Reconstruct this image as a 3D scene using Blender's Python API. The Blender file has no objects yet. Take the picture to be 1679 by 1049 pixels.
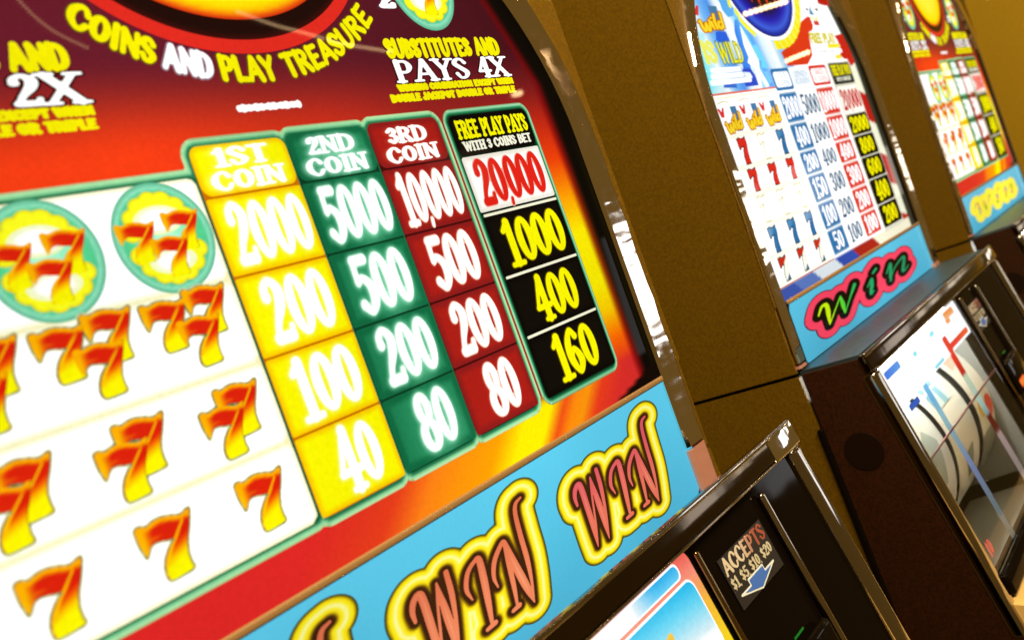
import bpy, bmesh, math, random
import numpy as np
from mathutils import Matrix, Vector

random.seed(7)
rng = np.random.default_rng(7)
SC = bpy.context.scene
COL = SC.collection
Z0 = 1.25            # height of the sign line (top edge of the blue sign) above the floor
PITCH = 0.7457       # distance between neighbouring machines
TH = 0.04013         # forward lean of the upper glass
# ------------------------------------------------------------------ camera
cd = bpy.data.cameras.new('camera')
cam = bpy.data.objects.new('camera', cd)
COL.objects.link(cam)
cd.sensor_width = 36.0
cd.lens = 1599.74 * 36.0 / 1679.0
cd.clip_start = 0.02
cd.clip_end = 200.0
cr = Vector((0.58117917, -0.72520441, -0.36920094))
cdn = Vector((-0.23217863, 0.28706236, -0.92934831))
cf = Vector((0.77995119, 0.62583845, -0.0015423))
cam.matrix_world = Matrix(((cr.x, -cdn.x, -cf.x, -1.12773),
                           (cr.y, -cdn.y, -cf.y, -0.38809),
                           (cr.z, -cdn.z, -cf.z, 0.08491 + Z0), (0, 0, 0, 1)))
cd.dof.use_dof = True
cd.dof.focus_distance = 0.68
cd.dof.aperture_fstop = 8.5
SC.camera = cam
# ------------------------------------------------------------------ world, lamps, exposure
w = bpy.data.worlds.new('World')
SC.world = w
w.use_nodes = True
wb = w.node_tree.nodes['Background']
wb.inputs['Color'].default_value = (0.30, 0.165, 0.035, 1)
wb.inputs['Strength'].default_value = 0.44


def area(name, loc, target, sx, sy, power, color):
    ld = bpy.data.lights.new(name, 'AREA')
    ld.shape = 'RECTANGLE'
    ld.size, ld.size_y, ld.energy, ld.color = sx, sy, power, color
    o = bpy.data.objects.new(name, ld)
    COL.objects.link(o)
    o.location = loc
    d = Vector(target) - Vector(loc)
    o.rotation_euler = d.to_track_quat('-Z', 'Y').to_euler()
    return o


# the warm ceiling troffer over the aisle, and the row of lit machines across the aisle
area('ceiling_lamp', (-1.05, -0.95, Z0 + 1.2), (0.3, 0.2, Z0 + 0.3), 1.0, 0.4, 58, (1.0, 0.80, 0.50))
area('ceiling_lamp', (0.4, -1.3, Z0 + 1.7), (1.4, 0.3, Z0 + 0.1), 1.0, 0.4, 26, (1.0, 0.78, 0.46))
for ax_, aw_, az_, ah_, ap_, ac_ in ((4.15, 1.1, -.24, .70, 5.4, (.97, .97, 1.0)), (2.6, .5, .62, .22, .5, (1.0, .62, .36)), (5.60, .6, -.12, .52, 3.0, (1.0, .94, .80)),
                                    (7.0, .9, -.05, .46, 3.4, (1.0, .93, .82)), (9.9, 1.4, -.16, .52, 6.0, (1.0, .92, .78)), (12.2, 1.2, -.16, .45, 4.5, (1.0, .90, .74)), (14.5, 1.2, -.16, .45, 4.5, (1.0, .90, .74))):
    area('aisle_machine_glow', (ax_, -2.6, Z0 + az_), (ax_, 0.0, Z0 + az_), aw_, ah_, ap_, ac_)
SC.view_settings.view_transform = 'Standard'
SC.view_settings.look = 'None'
SC.view_settings.exposure = 0
SC.view_settings.gamma = 1
SC.view_settings.use_curve_mapping = False
SC.render.engine = 'CYCLES'
SC.cycles.use_denoising = True
SC.cycles.max_bounces = 8


# ------------------------------------------------------------------ materials
def lin(c):
    c = np.asarray(c, float) / 255.0
    return np.where(c <= 0.04045, c / 12.92, ((np.maximum(c, 0) + 0.055) / 1.055) ** 2.4)


def mat(name):
    m = bpy.data.materials.new(name)
    m.use_nodes = True
    nt = m.node_tree
    return m, nt, nt.nodes['Principled BSDF']


def noise(nt, scale, detail=2.0):
    tc = nt.nodes.new('ShaderNodeTexCoord')
    n = nt.nodes.new('ShaderNodeTexNoise')
    n.inputs['Scale'].default_value = scale
    n.inputs['Detail'].default_value = detail
    nt.links.new(tc.outputs['Object'], n.inputs['Vector'])
    return n


def ramp(nt, src, stops):
    r = nt.nodes.new('ShaderNodeValToRGB')
    el = r.color_ramp.elements
    while len(el) < len(stops):
        el.new(0.5)
    for e, (p, c) in zip(el, stops):
        e.position = p
        e.color = (*c, 1)
    nt.links.new(src, r.inputs['Fac'])
    return r


def backlit(name='backlit_print', grain=0.05, spec=0.035):
    m, nt, b = mat(name)
    a = nt.nodes.new('ShaderNodeAttribute')
    a.attribute_name = 'Col'
    n = noise(nt, 420, 3)
    mr = nt.nodes.new('ShaderNodeMapRange')
    mr.inputs['From Min'].default_value, mr.inputs['From Max'].default_value = 0.3, 0.7
    mr.inputs['To Min'].default_value, mr.inputs['To Max'].default_value = 1 - grain, 1 + grain
    nt.links.new(n.outputs['Fac'], mr.inputs['Value'])
    nb = noise(nt, 7, 1)
    mb = nt.nodes.new('ShaderNodeMapRange')
    mb.inputs['From Min'].default_value, mb.inputs['From Max'].default_value = 0.3, 0.7
    mb.inputs['To Min'].default_value, mb.inputs['To Max'].default_value = 0.90, 1.07
    nt.links.new(nb.outputs['Fac'], mb.inputs['Value'])
    mm = nt.nodes.new('ShaderNodeMath')
    mm.operation = 'MULTIPLY'
    nt.links.new(mr.outputs['Result'], mm.inputs[0])
    nt.links.new(mb.outputs['Result'], mm.inputs[1])
    mx = nt.nodes.new('ShaderNodeVectorMath')
    mx.operation = 'SCALE'
    nt.links.new(a.outputs['Color'], mx.inputs[0])
    nt.links.new(mm.outputs['Value'], mx.inputs['Scale'])
    nt.links.new(mx.outputs['Vector'], b.inputs['Emission Color'])
    b.inputs['Emission Strength'].default_value = 1.0
    b.inputs['Base Color'].default_value = (0.0015, 0.0015, 0.0015, 1)
    b.inputs['Roughness'].default_value = 0.02
    b.inputs['Specular IOR Level'].default_value = spec
    m.cycles.emission_sampling = 'NONE'
    return m


def flat(name, base, rough=0.5, metal=0.0, spec=0.5, speck=0.0, scale=300, bump=0.0, bscale=40):
    m, nt, b = mat(name)
    b.inputs['Roughness'].default_value = rough
    b.inputs['Metallic'].default_value = metal
    b.inputs['Specular IOR Level'].default_value = spec
    base = tuple(base)
    b.inputs['Base Color'].default_value = (*base, 1)
    if speck:
        n = noise(nt, scale, 4)
        lo = tuple(max(0, c * (1 - speck)) for c in base)
        hi = tuple(c * (1 + speck) for c in base)
        r = ramp(nt, n.outputs['Fac'], [(0.32, lo), (0.68, hi)])
        nt.links.new(r.outputs['Color'], b.inputs['Base Color'])
    if bump:
        n2 = noise(nt, bscale, 2)
        bp = nt.nodes.new('ShaderNodeBump')
        bp.inputs['Strength'].default_value = bump
        bp.inputs['Distance'].default_value = 0.01
        nt.links.new(n2.outputs['Fac'], bp.inputs['Height'])
        nt.links.new(bp.outputs['Normal'], b.inputs['Normal'])
    return m


def attr_print(name, rough=0.25):
    m, nt, b = mat(name)
    a = nt.nodes.new('ShaderNodeAttribute')
    a.attribute_name = 'Col'
    nt.links.new(a.outputs['Color'], b.inputs['Base Color'])
    b.inputs['Roughness'].default_value = rough
    return m


M_LIT = backlit()
M_SIGN = backlit('backlit_sign', 0.02, 0.1)
M_PRINT = attr_print('sticker_print')
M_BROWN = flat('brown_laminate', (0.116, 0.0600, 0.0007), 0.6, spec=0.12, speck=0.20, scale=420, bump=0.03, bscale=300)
M_SHADOW = flat('shadow_dark', (0.009, 0.0032, 0.0009), 0.6, spec=0.1)  # tone of the disc that stands in for a shadow
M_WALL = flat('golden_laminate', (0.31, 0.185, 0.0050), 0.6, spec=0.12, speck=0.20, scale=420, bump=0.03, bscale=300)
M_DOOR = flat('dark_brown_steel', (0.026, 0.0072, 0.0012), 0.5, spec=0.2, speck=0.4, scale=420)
M_BLACK = flat('black_gap', (0.006, 0.004, 0.003), 0.6, spec=0.2)
M_GLOSS = flat('black_gloss', (0.004, 0.0025, 0.0015), 0.05, spec=0.06, bump=0.02, bscale=14)
def chrome(name, base, rlo, rhi, bump, stretch=(6, 6, 55)):
    m, nt, b = mat(name)
    b.inputs['Base Color'].default_value = (*base, 1)
    b.inputs['Metallic'].default_value = 1.0
    tc = nt.nodes.new('ShaderNodeTexCoord')
    mp = nt.nodes.new('ShaderNodeMapping')
    mp.inputs['Scale'].default_value = stretch
    nt.links.new(tc.outputs['Object'], mp.inputs['Vector'])
    n = nt.nodes.new('ShaderNodeTexNoise')
    n.inputs['Scale'].default_value = 1.0
    n.inputs['Detail'].default_value = 2.5
    nt.links.new(mp.outputs['Vector'], n.inputs['Vector'])
    bp = nt.nodes.new('ShaderNodeBump')
    bp.inputs['Strength'].default_value = bump
    bp.inputs['Distance'].default_value = 0.01
    nt.links.new(n.outputs['Fac'], bp.inputs['Height'])
    nt.links.new(bp.outputs['Normal'], b.inputs['Normal'])
    n2 = noise(nt, 70, 4)
    mr = nt.nodes.new('ShaderNodeMapRange')
    mr.inputs['From Min'].default_value, mr.inputs['From Max'].default_value = 0.35, 0.7
    mr.inputs['To Min'].default_value, mr.inputs['To Max'].default_value = rlo, rhi
    nt.links.new(n2.outputs['Fac'], mr.inputs['Value'])
    nt.links.new(mr.outputs['Result'], b.inputs['Roughness'])
    return m


M_CHROME = chrome('chrome', (0.95, 0.88, 0.80), 0.05, 0.14, 0.17, (10, 10, 32))
M_BRONZE = flat('bronze_rail', (0.34, 0.24, 0.12), 0.10, 1.0, bump=0.06, bscale=30)
M_DECK = flat('dark_steel', (0.13, 0.22, 0.27), 0.46, 1.0, bump=0.05, bscale=25)
M_TRIM = flat('brown_trim', (0.30, 0.17, 0.06), 0.5, 0.0)
M_TAN = flat('tan_deck', (0.75, 0.48, 0.16), 0.4)
M_GREY = flat('grey_sticker', (0.022, 0.020, 0.020), 0.25)


# ------------------------------------------------------------------ mesh helpers
def ob(name, me, parent=None, label=None):
    o = bpy.data.objects.new(name, me)
    COL.objects.link(o)
    if parent is not None:
        o.parent = parent
    if label:
        o['label'] = label
    return o


def raw_mesh(name, V, T, m, cols=None):
    V = np.ascontiguousarray(V, np.float32)
    T = np.ascontiguousarray(T, np.int32)
    me = bpy.data.meshes.new(name)
    me.vertices.add(len(V))
    me.vertices.foreach_set('co', V.ravel())
    k = T.shape[1]
    me.loops.add(len(T) * k)
    me.loops.foreach_set('vertex_index', T.ravel())
    me.polygons.add(len(T))
    me.polygons.foreach_set('loop_start', np.arange(0, len(T) * k, k, dtype=np.int32))
    me.update(calc_edges=True)
    if cols is not None:
        at = me.attributes.new('Col', 'FLOAT_COLOR', 'POINT')
        c4 = np.ones((len(V), 4), np.float32)
        c4[:, :3] = cols
        at.data.foreach_set('color', c4.ravel())
    me.materials.append(m)
    return me


SN, CN = math.sin(TH), math.cos(TH)
MF = Matrix(((1, 0, 0, 0), (0, -SN, -CN, 0), (0, CN, -SN, Z0), (0, 0, 0, 1)))
GT = 0.160
GL = math.hypot(1, GT)
MG = Matrix(((1, 0, 0, 0), (0, GT / GL, -1 / GL, -0.0595), (0, 1 / GL, GT / GL, Z0 - 0.0625), (0, 0, 0, 1)))


def place(M, P):
    A = np.array(M)[:3]
    return P @ A[:, :3].T + A[:, 3]


def layer(name, F, bb, step, color, parent, M=MF, h=0.0, m=None, label=None, iso=0.0):
    """a printed layer: the region F(u,v) < iso, clipped cleanly out of a grid; color(u,v,d) gives sRGB"""
    u0, v0, u1, v1 = bb
    sx, sy = step if isinstance(step, tuple) else (step, step)
    nx, ny = max(2, int(math.ceil((u1 - u0) / sx))), max(2, int(math.ceil((v1 - v0) / sy)))
    X, Y = np.meshgrid(np.linspace(u0, u1, nx + 1), np.linspace(v0, v1, ny + 1))
    D = F(X.ravel(), Y.ravel()) - iso
    P = np.stack([X.ravel(), Y.ravel()], 1)
    idx = np.arange((nx + 1) * (ny + 1)).reshape(ny + 1, nx + 1)
    a, b, c, d = idx[:-1, :-1].ravel(), idx[:-1, 1:].ravel(), idx[1:, 1:].ravel(), idx[1:, :-1].ravel()
    T = np.concatenate([np.stack([a, b, c], 1), np.stack([a, c, d], 1)])
    ins = D[T] < 0
    k = ins.sum(1)
    out = [P[T[k == 3]].reshape(-1, 2)]
    for n in (1, 2):
        t = T[k == n]
        if not len(t):
            continue
        i = ins[k == n]
        r = np.argmax(i if n == 1 else ~i, 1)
        t = np.stack([t[np.arange(len(t)), (r + q) % 3] for q in range(3)], 1)
        p, dv = P[t], D[t]
        f1 = (dv[:, 0] / (dv[:, 0] - dv[:, 1]))[:, None]
        f2 = (dv[:, 0] / (dv[:, 0] - dv[:, 2]))[:, None]
        e1, e2 = p[:, 0] + f1 * (p[:, 1] - p[:, 0]), p[:, 0] + f2 * (p[:, 2] - p[:, 0])
        if n == 1:
            out.append(np.stack([p[:, 0], e1, e2], 1).reshape(-1, 2))
        else:
            out.append(np.stack([e1, p[:, 1], p[:, 2], e1, p[:, 2], e2], 1).reshape(-1, 2))
    S = np.concatenate(out)
    if not len(S):
        return None
    q = np.round((S - [u0, v0]) / (min(sx, sy) * 1e-3)).astype(np.int64)
    key = q[:, 0] * 100000007 + q[:, 1]
    _, first, invx = np.unique(key, return_index=True, return_inverse=True)
    V = S[first]
    tri = invx.reshape(-1, 3)
    ok = (tri[:, 0] != tri[:, 1]) & (tri[:, 1] != tri[:, 2]) & (tri[:, 0] != tri[:, 2])
    tri = tri[ok]
    if callable(color):
        cv = color(V[:, 0], V[:, 1], F(V[:, 0], V[:, 1]))
    else:
        cv = np.tile(np.asarray(color, float), (len(V), 1))
    cv = np.asarray(cv, float)
    if (m or M_LIT) is M_LIT:
        cv = cv * (1 + .10 * sstep(225, 255, cv.min(1)))[:, None]
    W = place(M, np.concatenate([V, np.full((len(V), 1), h)], 1))
    return ob(name, raw_mesh(name, W, tri, m or M_LIT, lin(cv)), parent, label)


def bbox_mesh(name, M, lo, hi, m, bevel=0.0, seg=2):
    bm = bmesh.new()
    bmesh.ops.create_cube(bm, size=1.0)
    for v in bm.verts:
        v.co = Vector([lo[i] + (v.co[i] + 0.5) * (hi[i] - lo[i]) for i in range(3)])
    if bevel:
        bmesh.ops.bevel(bm, geom=bm.edges[:], offset=bevel, segments=seg, profile=0.5, affect='EDGES')
    for v in bm.verts:
        v.co = M @ v.co
    bmesh.ops.recalc_face_normals(bm, faces=bm.faces[:])
    me = bpy.data.meshes.new(name)
    bm.to_mesh(me)
    bm.free()
    for p in me.polygons:
        p.use_smooth = bool(bevel)
    me.materials.append(m)
    return me


MW = Matrix.Translation((0, 0, Z0))


def box(name, M, lo, hi, m, parent, bevel=0.0, seg=2, label=None):
    return ob(name, bbox_mesh(name, M, lo, hi, m, bevel, seg), parent, label)


# ------------------------------------------------------------------ distance fields
def sd_rrect(cx, cy, hx, hy, r):
    def f(x, y):
        qx, qy = np.abs(x - cx) - hx + r, np.abs(y - cy) - hy + r
        return np.hypot(np.maximum(qx, 0), np.maximum(qy, 0)) + np.minimum(np.maximum(qx, qy), 0) - r
    return f


def rect(u0, v0, u1, v1, r=0.0):
    return sd_rrect((u0 + u1) / 2, (v0 + v1) / 2, (u1 - u0) / 2, (v1 - v0) / 2, r)


def sd_ell(cx, cy, a, b):
    s = min(a, b)
    return lambda x, y: (np.hypot((x - cx) / a, (y - cy) / b) - 1) * s


def union(*fs):
    def f(x, y):
        d = fs[0](x, y)
        for g in fs[1:]:
            d = np.minimum(d, g(x, y))
        return d
    return f


def inter(*fs):
    def f(x, y):
        d = fs[0](x, y)
        for g in fs[1:]:
            d = np.maximum(d, g(x, y))
        return d
    return f


def neg(g):
    return lambda x, y: -g(x, y)


def sd_poly(pts):
    P = np.array(pts, float)

    def f(x, y):
        d = np.full(x.shape, 1e9)
        s = np.ones(x.shape)
        n = len(P)
        for i in range(n):
            ax, ay = P[i]
            bx, by = P[i - 1]
            ex, ey = bx - ax, by - ay
            wx, wy = x - ax, y - ay
            t = np.clip((wx * ex + wy * ey) / (ex * ex + ey * ey + 1e-18), 0, 1)
            d = np.minimum(d, (wx - ex * t) ** 2 + (wy - ey * t) ** 2)
            c1, c2, c3 = y >= ay, y < by, ex * wy > ey * wx
            flip = (c1 & c2 & c3) | (~c1 & ~c2 & ~c3)
            s = np.where(flip, -s, s)
        return s * np.sqrt(d)
    return f


def smooth(pts, n=6, closed=False):
    P = np.array(pts, float)
    if len(P) < 3:
        return P
    if closed:
        Q = np.concatenate([P[-1:], P, P[:2]])
    else:
        Q = np.concatenate([2 * P[:1] - P[1:2], P, 2 * P[-1:] - P[-2:-1]])
    out = []
    for i in range(1, len(Q) - 2):
        p0, p1, p2, p3 = Q[i - 1], Q[i], Q[i + 1], Q[i + 2]
        for t in np.linspace(0, 1, n, endpoint=False):
            out.append(0.5 * (2 * p1 + (p2 - p0) * t + (2 * p0 - 5 * p1 + 4 * p2 - p3) * t * t + (3 * p1 - p0 - 3 * p2 + p3) * t ** 3))
    if not closed:
        out.append(Q[-2])
    return np.array(out)


def segs_of(strokes):
    """strokes: lists of (x,y,r) -> segment table"""
    S = []
    for s in strokes:
        s = np.asarray(s, float)
        if len(s) == 1:
            s = np.concatenate([s, s])
        S.append(np.concatenate([s[:-1], s[1:]], 1))
    return np.concatenate(S)


def sd_segs(S):
    def f(x, y):
        d = np.full(x.shape, 1e9)
        for ax, ay, ra, bx, by, rb in S:
            ex, ey = bx - ax, by - ay
            wx, wy = x - ax, y - ay
            t = np.clip((wx * ex + wy * ey) / (ex * ex + ey * ey + 1e-18), 0, 1)
            d = np.minimum(d, np.hypot(wx - ex * t, wy - ey * t) - (ra + (rb - ra) * t))
        return d
    return f


def scaled(F, u0, v0, sx, sy):
    return lambda x, y: F((x - u0) / sx, (y - v0) / sy)


# ------------------------------------------------------------------ lettering (own glyphs: strokes of varying width, unit height)
def ell(cx, cy, rx, ry, side, top, n=24):
    t = np.linspace(0, 2 * np.pi, n + 1)
    return np.stack([cx + rx * np.cos(t), cy + ry * np.sin(t), top + (side - top) * np.abs(np.cos(t)) ** 1.5], 1)


K, N_ = 0.085, 0.045


def L(*p, r=K):
    return [(x, y, r) for x, y in p]


def C(*p):
    return smooth(p, 5)


def ser(x, y, w=0.13, r=0.04):
    return L((x - w, y), (x + w, y), r=r)


G = {
    '0': (.50, [ell(.25, .5, .155, .415, .09, .05)]),
    '1': (.40, [L((.21, .06), (.21, .92)), L((.20, .92), (.06, .76), r=.05), L((.05, .04), (.37, .04), r=.045)]),
    '2': (.50, [C((.10, .72, .08), (.11, .86, .06), (.24, .95, .05), (.37, .80, .09), (.33, .58, .09), (.18, .33, .055), (.08, .10, .05)), L((.08, .085), (.38, .085), r=.08), L((.40, .09), (.42, .22), r=.045)]),
    '3': (.50, [C((.09, .78, .075), (.22, .95, .05), (.36, .80, .09), (.31, .60, .06), (.18, .53, .045)), C((.18, .53, .045), (.34, .45, .06), (.38, .27, .095), (.24, .05, .05), (.09, .20, .08))]),
    '4': (.52, [L((.30, .94), (.06, .34), r=.045), L((.05, .32), (.46, .32), r=.055), L((.32, .94), (.32, .05), r=.085), L((.20, .04), (.46, .04), r=.04)]),
    '5': (.50, [L((.13, .91), (.40, .91), r=.075), L((.12, .92), (.10, .56), r=.05), C((.10, .54, .04), (.23, .61, .05), (.38, .45, .085), (.37, .22, .09), (.22, .05, .05), (.08, .18, .08))]),
    '6': (.50, [C((.39, .80, .07), (.28, .95, .05), (.12, .70, .085), (.10, .35, .09), (.24, .05, .05), (.38, .28, .09), (.26, .55, .05), (.12, .40, .05))]),
    '8': (.50, [ell(.25, .72, .12, .21, .08, .055), ell(.25, .27, .155, .22, .09, .05)]),
    ',': (.07, [L((.04, .04), (.015, -.06), r=.040)]),
    '.': (.22, [L((.10, .05), (.10, .06), r=.07)]),
    '$': (.52, [C((.40, .74, .06), (.25, .88, .05), (.11, .72, .08), (.25, .50, .08), (.40, .28, .08), (.25, .10, .05), (.09, .25, .06)), L((.25, -.02), (.25, 1.0), r=.035)]),
    'A': (.72, [L((.08, .05), (.34, .95), r=.055), L((.36, .95), (.62, .05)), L((.18, .33), (.52, .33), r=.045)]),
    'B': (.62, [L((.13, .05), (.13, .95)), C((.13, .93, .05), (.42, .90, .05), (.46, .72, .08), (.38, .54, .05), (.15, .52, .045)), C((.15, .52, .045), (.44, .48, .05), (.50, .27, .09), (.40, .08, .05), (.13, .06, .05))]),
    'C': (.66, [C((.56, .72, .07), (.46, .92, .05), (.30, .94, .05), (.12, .68, .09), (.12, .32, .09), (.30, .06, .05), (.46, .08, .05), (.57, .28, .06))]),
    'D': (.70, [L((.13, .05), (.13, .95)), C((.13, .93, .05), (.38, .92, .05), (.56, .70, .09), (.56, .30, .09), (.38, .07, .05), (.13, .06, .05))]),
    'E': (.58, [L((.13, .05), (.13, .95)), L((.13, .93), (.48, .93), r=.055), L((.13, .51), (.42, .51), r=.05), L((.13, .06), (.50, .06), r=.055)]),
    'F': (.56, [L((.13, .05), (.13, .95)), L((.13, .93), (.48, .93), r=.055), L((.13, .51), (.42, .51), r=.05)]),
    'G': (.68, [C((.56, .72, .07), (.46, .92, .05), (.30, .94, .05), (.12, .68, .09), (.12, .32, .09), (.30, .06, .05), (.50, .12, .06), (.55, .40, .07)), L((.38, .42), (.58, .42), r=.05)]),
    'H': (.70, [L((.13, .05), (.13, .95)), L((.56, .05), (.56, .95)), L((.13, .5), (.56, .5), r=.05)]),
    'I': (.32, [L((.15, .05), (.15, .95))]),
    'J': (.50, [C((.36, .95, .085), (.36, .40, .085), (.30, .10, .06), (.14, .07, .05), (.07, .26, .07))]),
    'K': (.70, [L((.13, .05), (.13, .95)), L((.15, .45), (.54, .95), r=.055), L((.27, .58), (.58, .05))]),
    'L': (.56, [L((.13, .05), (.13, .95)), L((.13, .06), (.50, .06), r=.06)]),
    'M': (.86, [L((.11, .05), (.11, .95), r=.06), L((.13, .95), (.41, .15)), L((.41, .15), (.70, .95), r=.055), L((.72, .05), (.72, .95))]),
    'N': (.72, [L((.12, .05), (.12, .95), r=.055), L((.13, .94), (.57, .07)), L((.58, .05), (.58, .95), r=.055)]),
    'O': (.70, [ell(.34, .5, .22, .42, .09, .055)]),
    'P': (.62, [L((.13, .05), (.13, .95)), C((.13, .93, .05), (.40, .92, .05), (.50, .70, .09), (.40, .47, .05), (.13, .45, .05))]),
    'R': (.68, [L((.13, .05), (.13, .95)), C((.13, .93, .05), (.40, .92, .05), (.49, .72, .085), (.38, .52, .05), (.13, .50, .05)), L((.33, .50), (.56, .05))]),
    'S': (.58, [C((.47, .76, .065), (.36, .93, .05), (.20, .92, .06), (.10, .74, .085), (.27, .53, .085), (.46, .30, .09), (.36, .08, .05), (.19, .07, .05), (.09, .26, .065))]),
    'T': (.64, [L((.31, .05), (.31, .93)), L((.07, .93), (.55, .93), r=.055)]),
    'U': (.70, [C((.13, .95, .085), (.13, .35, .085), (.22, .08, .06), (.42, .07, .055), (.55, .32, .06), (.56, .95, .06))]),
    'V': (.68, [L((.07, .95), (.32, .06)), L((.34, .06), (.60, .95), r=.055)]),
    'W': (1.0, [L((.08, .95), (.28, .06)), L((.28, .06), (.48, .90), r=.055), L((.48, .90), (.68, .06)), L((.68, .06), (.90, .95), r=.055)]),
    'X': (.70, [L((.09, .95), (.58, .05)), L((.56, .95), (.09, .05), r=.055)]),
    'Y': (.66, [L((.08, .95), (.31, .48), r=.075), L((.56, .95), (.31, .48), r=.055), L((.31, .48), (.31, .05))]),
    ' ': (.34, []),
}
SERIF = {'1': [], 'A': [(.08, .04), (.62, .04)], 'F': [(.13, .04)], 'H': [(.13, .04), (.56, .04), (.13, .96), (.56, .96)],
         'I': [(.15, .04), (.15, .96)], 'N': [(.12, .04), (.10, .96), (.58, .96)], 'P': [(.13, .04)], 'R': [(.13, .04), (.58, .04)],
         'T': [(.31, .04)], 'X': [(.09, .96), (.56, .96), (.09, .04), (.58, .04)], 'Y': [(.08, .96), (.56, .96), (.31, .04)],
         'W': [(.08, .96), (.90, .96)], 'D': [(.11, .04), (.11, .96)], 'L': [(.13, .96)], 'M': [(.11, .04), (.72, .04)]}


def glyphs(s, serif=False, bold=0.0, track=0.0):
    x = 0.0
    S = []
    for ch in s:
        wd, st = G[ch]
        st = list(st)
        if serif:
            st += [ser(*q) for q in SERIF.get(ch, [])]
        for q in st:
            q = np.array(q, float)
            q[:, 0] += x
            q[:, 2] += bold
            S.append(q)
        x += wd + track
    return S, x - track


def text_field(s, u0, v0, u1, v1, serif=False, bold=0.0, track=0.0):
    """text filling the box u0..u1, v0..v1; field in units of the letter height"""
    S, wd = glyphs(s, serif, bold, track)
    sy = v1 - v0
    sx = (u1 - u0) / wd
    return scaled(sd_segs(segs_of(S)), u0, v0, sx, sy), sx, sy


def text(name, s, box_, color, parent, M=MF, h=0.001, serif=False, bold=0.0, track=0.0, m=None, res=0.035, grow=0.0):
    u0, v0, u1, v1 = box_
    F, sx, sy = text_field(s, u0, v0, u1, v1, serif, bold, track)
    pad = 0.14 + max(0, grow) + max(0, bold)
    return layer(name, F, (u0 - pad * sx, v0 - (pad + (.18 if ',' in s else 0)) * sy, u1 + pad * sx, v1 + pad * sy), (res * sx, res * sy), color, parent, M, h, m, iso=grow)


def mix(a, b, t):
    a, b = np.asarray(a, float), np.asarray(b, float)
    t = np.asarray(t)[..., None]
    return a * (1 - t) + b * t


def sstep(a, b, x):
    t = np.clip((x - a) / (b - a), 0, 1)
    return t * t * (3 - 2 * t)


def stops(x, table):
    xs = [t[0] for t in table]
    cs = np.array([t[1] for t in table], float)
    return np.stack([np.interp(x, xs, cs[:, i]) for i in range(3)], -1)


# ------------------------------------------------------------------ the opening of the upper glass
ARCH_V, ARCH_A, ARCH_B = 0.19, 0.2490, 0.222


def sd_open(grow=0.0, vlo=0.003):
    def f(x, y):
        x = x + .009
        a = np.abs(x) - ARCH_A - grow
        e = (np.hypot(x / (ARCH_A + grow), (y - ARCH_V) / (ARCH_B + grow)) - 1) * 0.22
        return np.maximum(np.where(y < ARCH_V, a, e), vlo - y)
    return f


def arch_path(vlo):
    P = []
    for v in np.arange(vlo, ARCH_V, 0.0125):
        P.append((-ARCH_A + 0.0015, v, -1, 0))
    for t in np.linspace(np.pi, 0, 46):
        n = np.array([np.cos(t) / ARCH_A, np.sin(t) / ARCH_B])
        n /= np.hypot(*n)
        P.append(((ARCH_A - 0.0015) * np.cos(t), ARCH_V + ARCH_B * np.sin(t), n[0], n[1]))
    for v in np.arange(vlo, ARCH_V, 0.0125)[::-1]:
        P.append((ARCH_A - 0.0015, v, 1, 0))
    return P


def bezel_mesh(name, path, prof, M, m, wob=0.02):
    V, n = [], len(prof)
    for (u, v, nu, nv) in path:
        u, ks = u - .009, .81 + .19 * nu
        j = 1 + wob * (random.random() - 0.5) * 2
        k = 0.0011 * (random.random() - 0.5) * 2 * (wob > 0)
        for (o, h) in prof:
            V.append((u + nu * ks * (o + (k if o > 0.02 else 0)), v + nv * ks * o, h * j if h > 0 else h))
    T = []
    for i in range(len(path) - 1):
        for q in range(n - 1):
            T.append((i * n + q, i * n + q + 1, (i + 1) * n + q + 1, (i + 1) * n + q))
    me = raw_mesh(name, place(M, np.array(V)), np.array(T), m)
    bm = bmesh.new()
    bm.from_mesh(me)
    for i in (0, len(path) - 1):
        bm.verts.ensure_lookup_table()
        bm.faces.new([bm.verts[i * n + q] for q in range(n)])
    bmesh.ops.recalc_face_normals(bm, faces=bm.faces[:])
    bm.to_mesh(me)
    bm.free()
    for p in me.polygons:
        p.use_smooth = False
    return me


PROF = [(0, -0.006), (0, 0.0024), (0.0010, 0.0036), (0.0028, 0.0044), (0.0235, 0.0044), (0.0258, 0.0036), (0.027, 0.0020), (0.027, -0.006)]


def root(label, x):
    o = bpy.data.objects.new('slot_machine', None)
    COL.objects.link(o)
    o.location = (x, 0, 0)
    o.empty_display_size = 0.1
    o['label'] = label
    o['category'] = 'slot machine'
    o['group'] = 'slot machines side by side in a row'
    return o


# ------------------------------------------------------------------ the cabinet, shared by all machines
HW = 0.2755


def prism(name, prof, x0, x1, m, parent):
    """profile in (y,z) extruded along x"""
    n = len(prof)
    V = [(x0, y, z + Z0) for y, z in prof] + [(x1, y, z + Z0) for y, z in prof]
    bm = bmesh.new()
    vs = [bm.verts.new(v) for v in V]
    bm.faces.new(vs[:n])
    bm.faces.new(vs[n:])
    for i in range(n):
        bm.faces.new([vs[i], vs[(i + 1) % n], vs[n + (i + 1) % n], vs[n + i]])
    bmesh.ops.recalc_face_normals(bm, faces=bm.faces[:])
    me = bpy.data.meshes.new(name)
    bm.to_mesh(me)
    bm.free()
    me.materials.append(m)
    return ob(name, me, parent)


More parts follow.
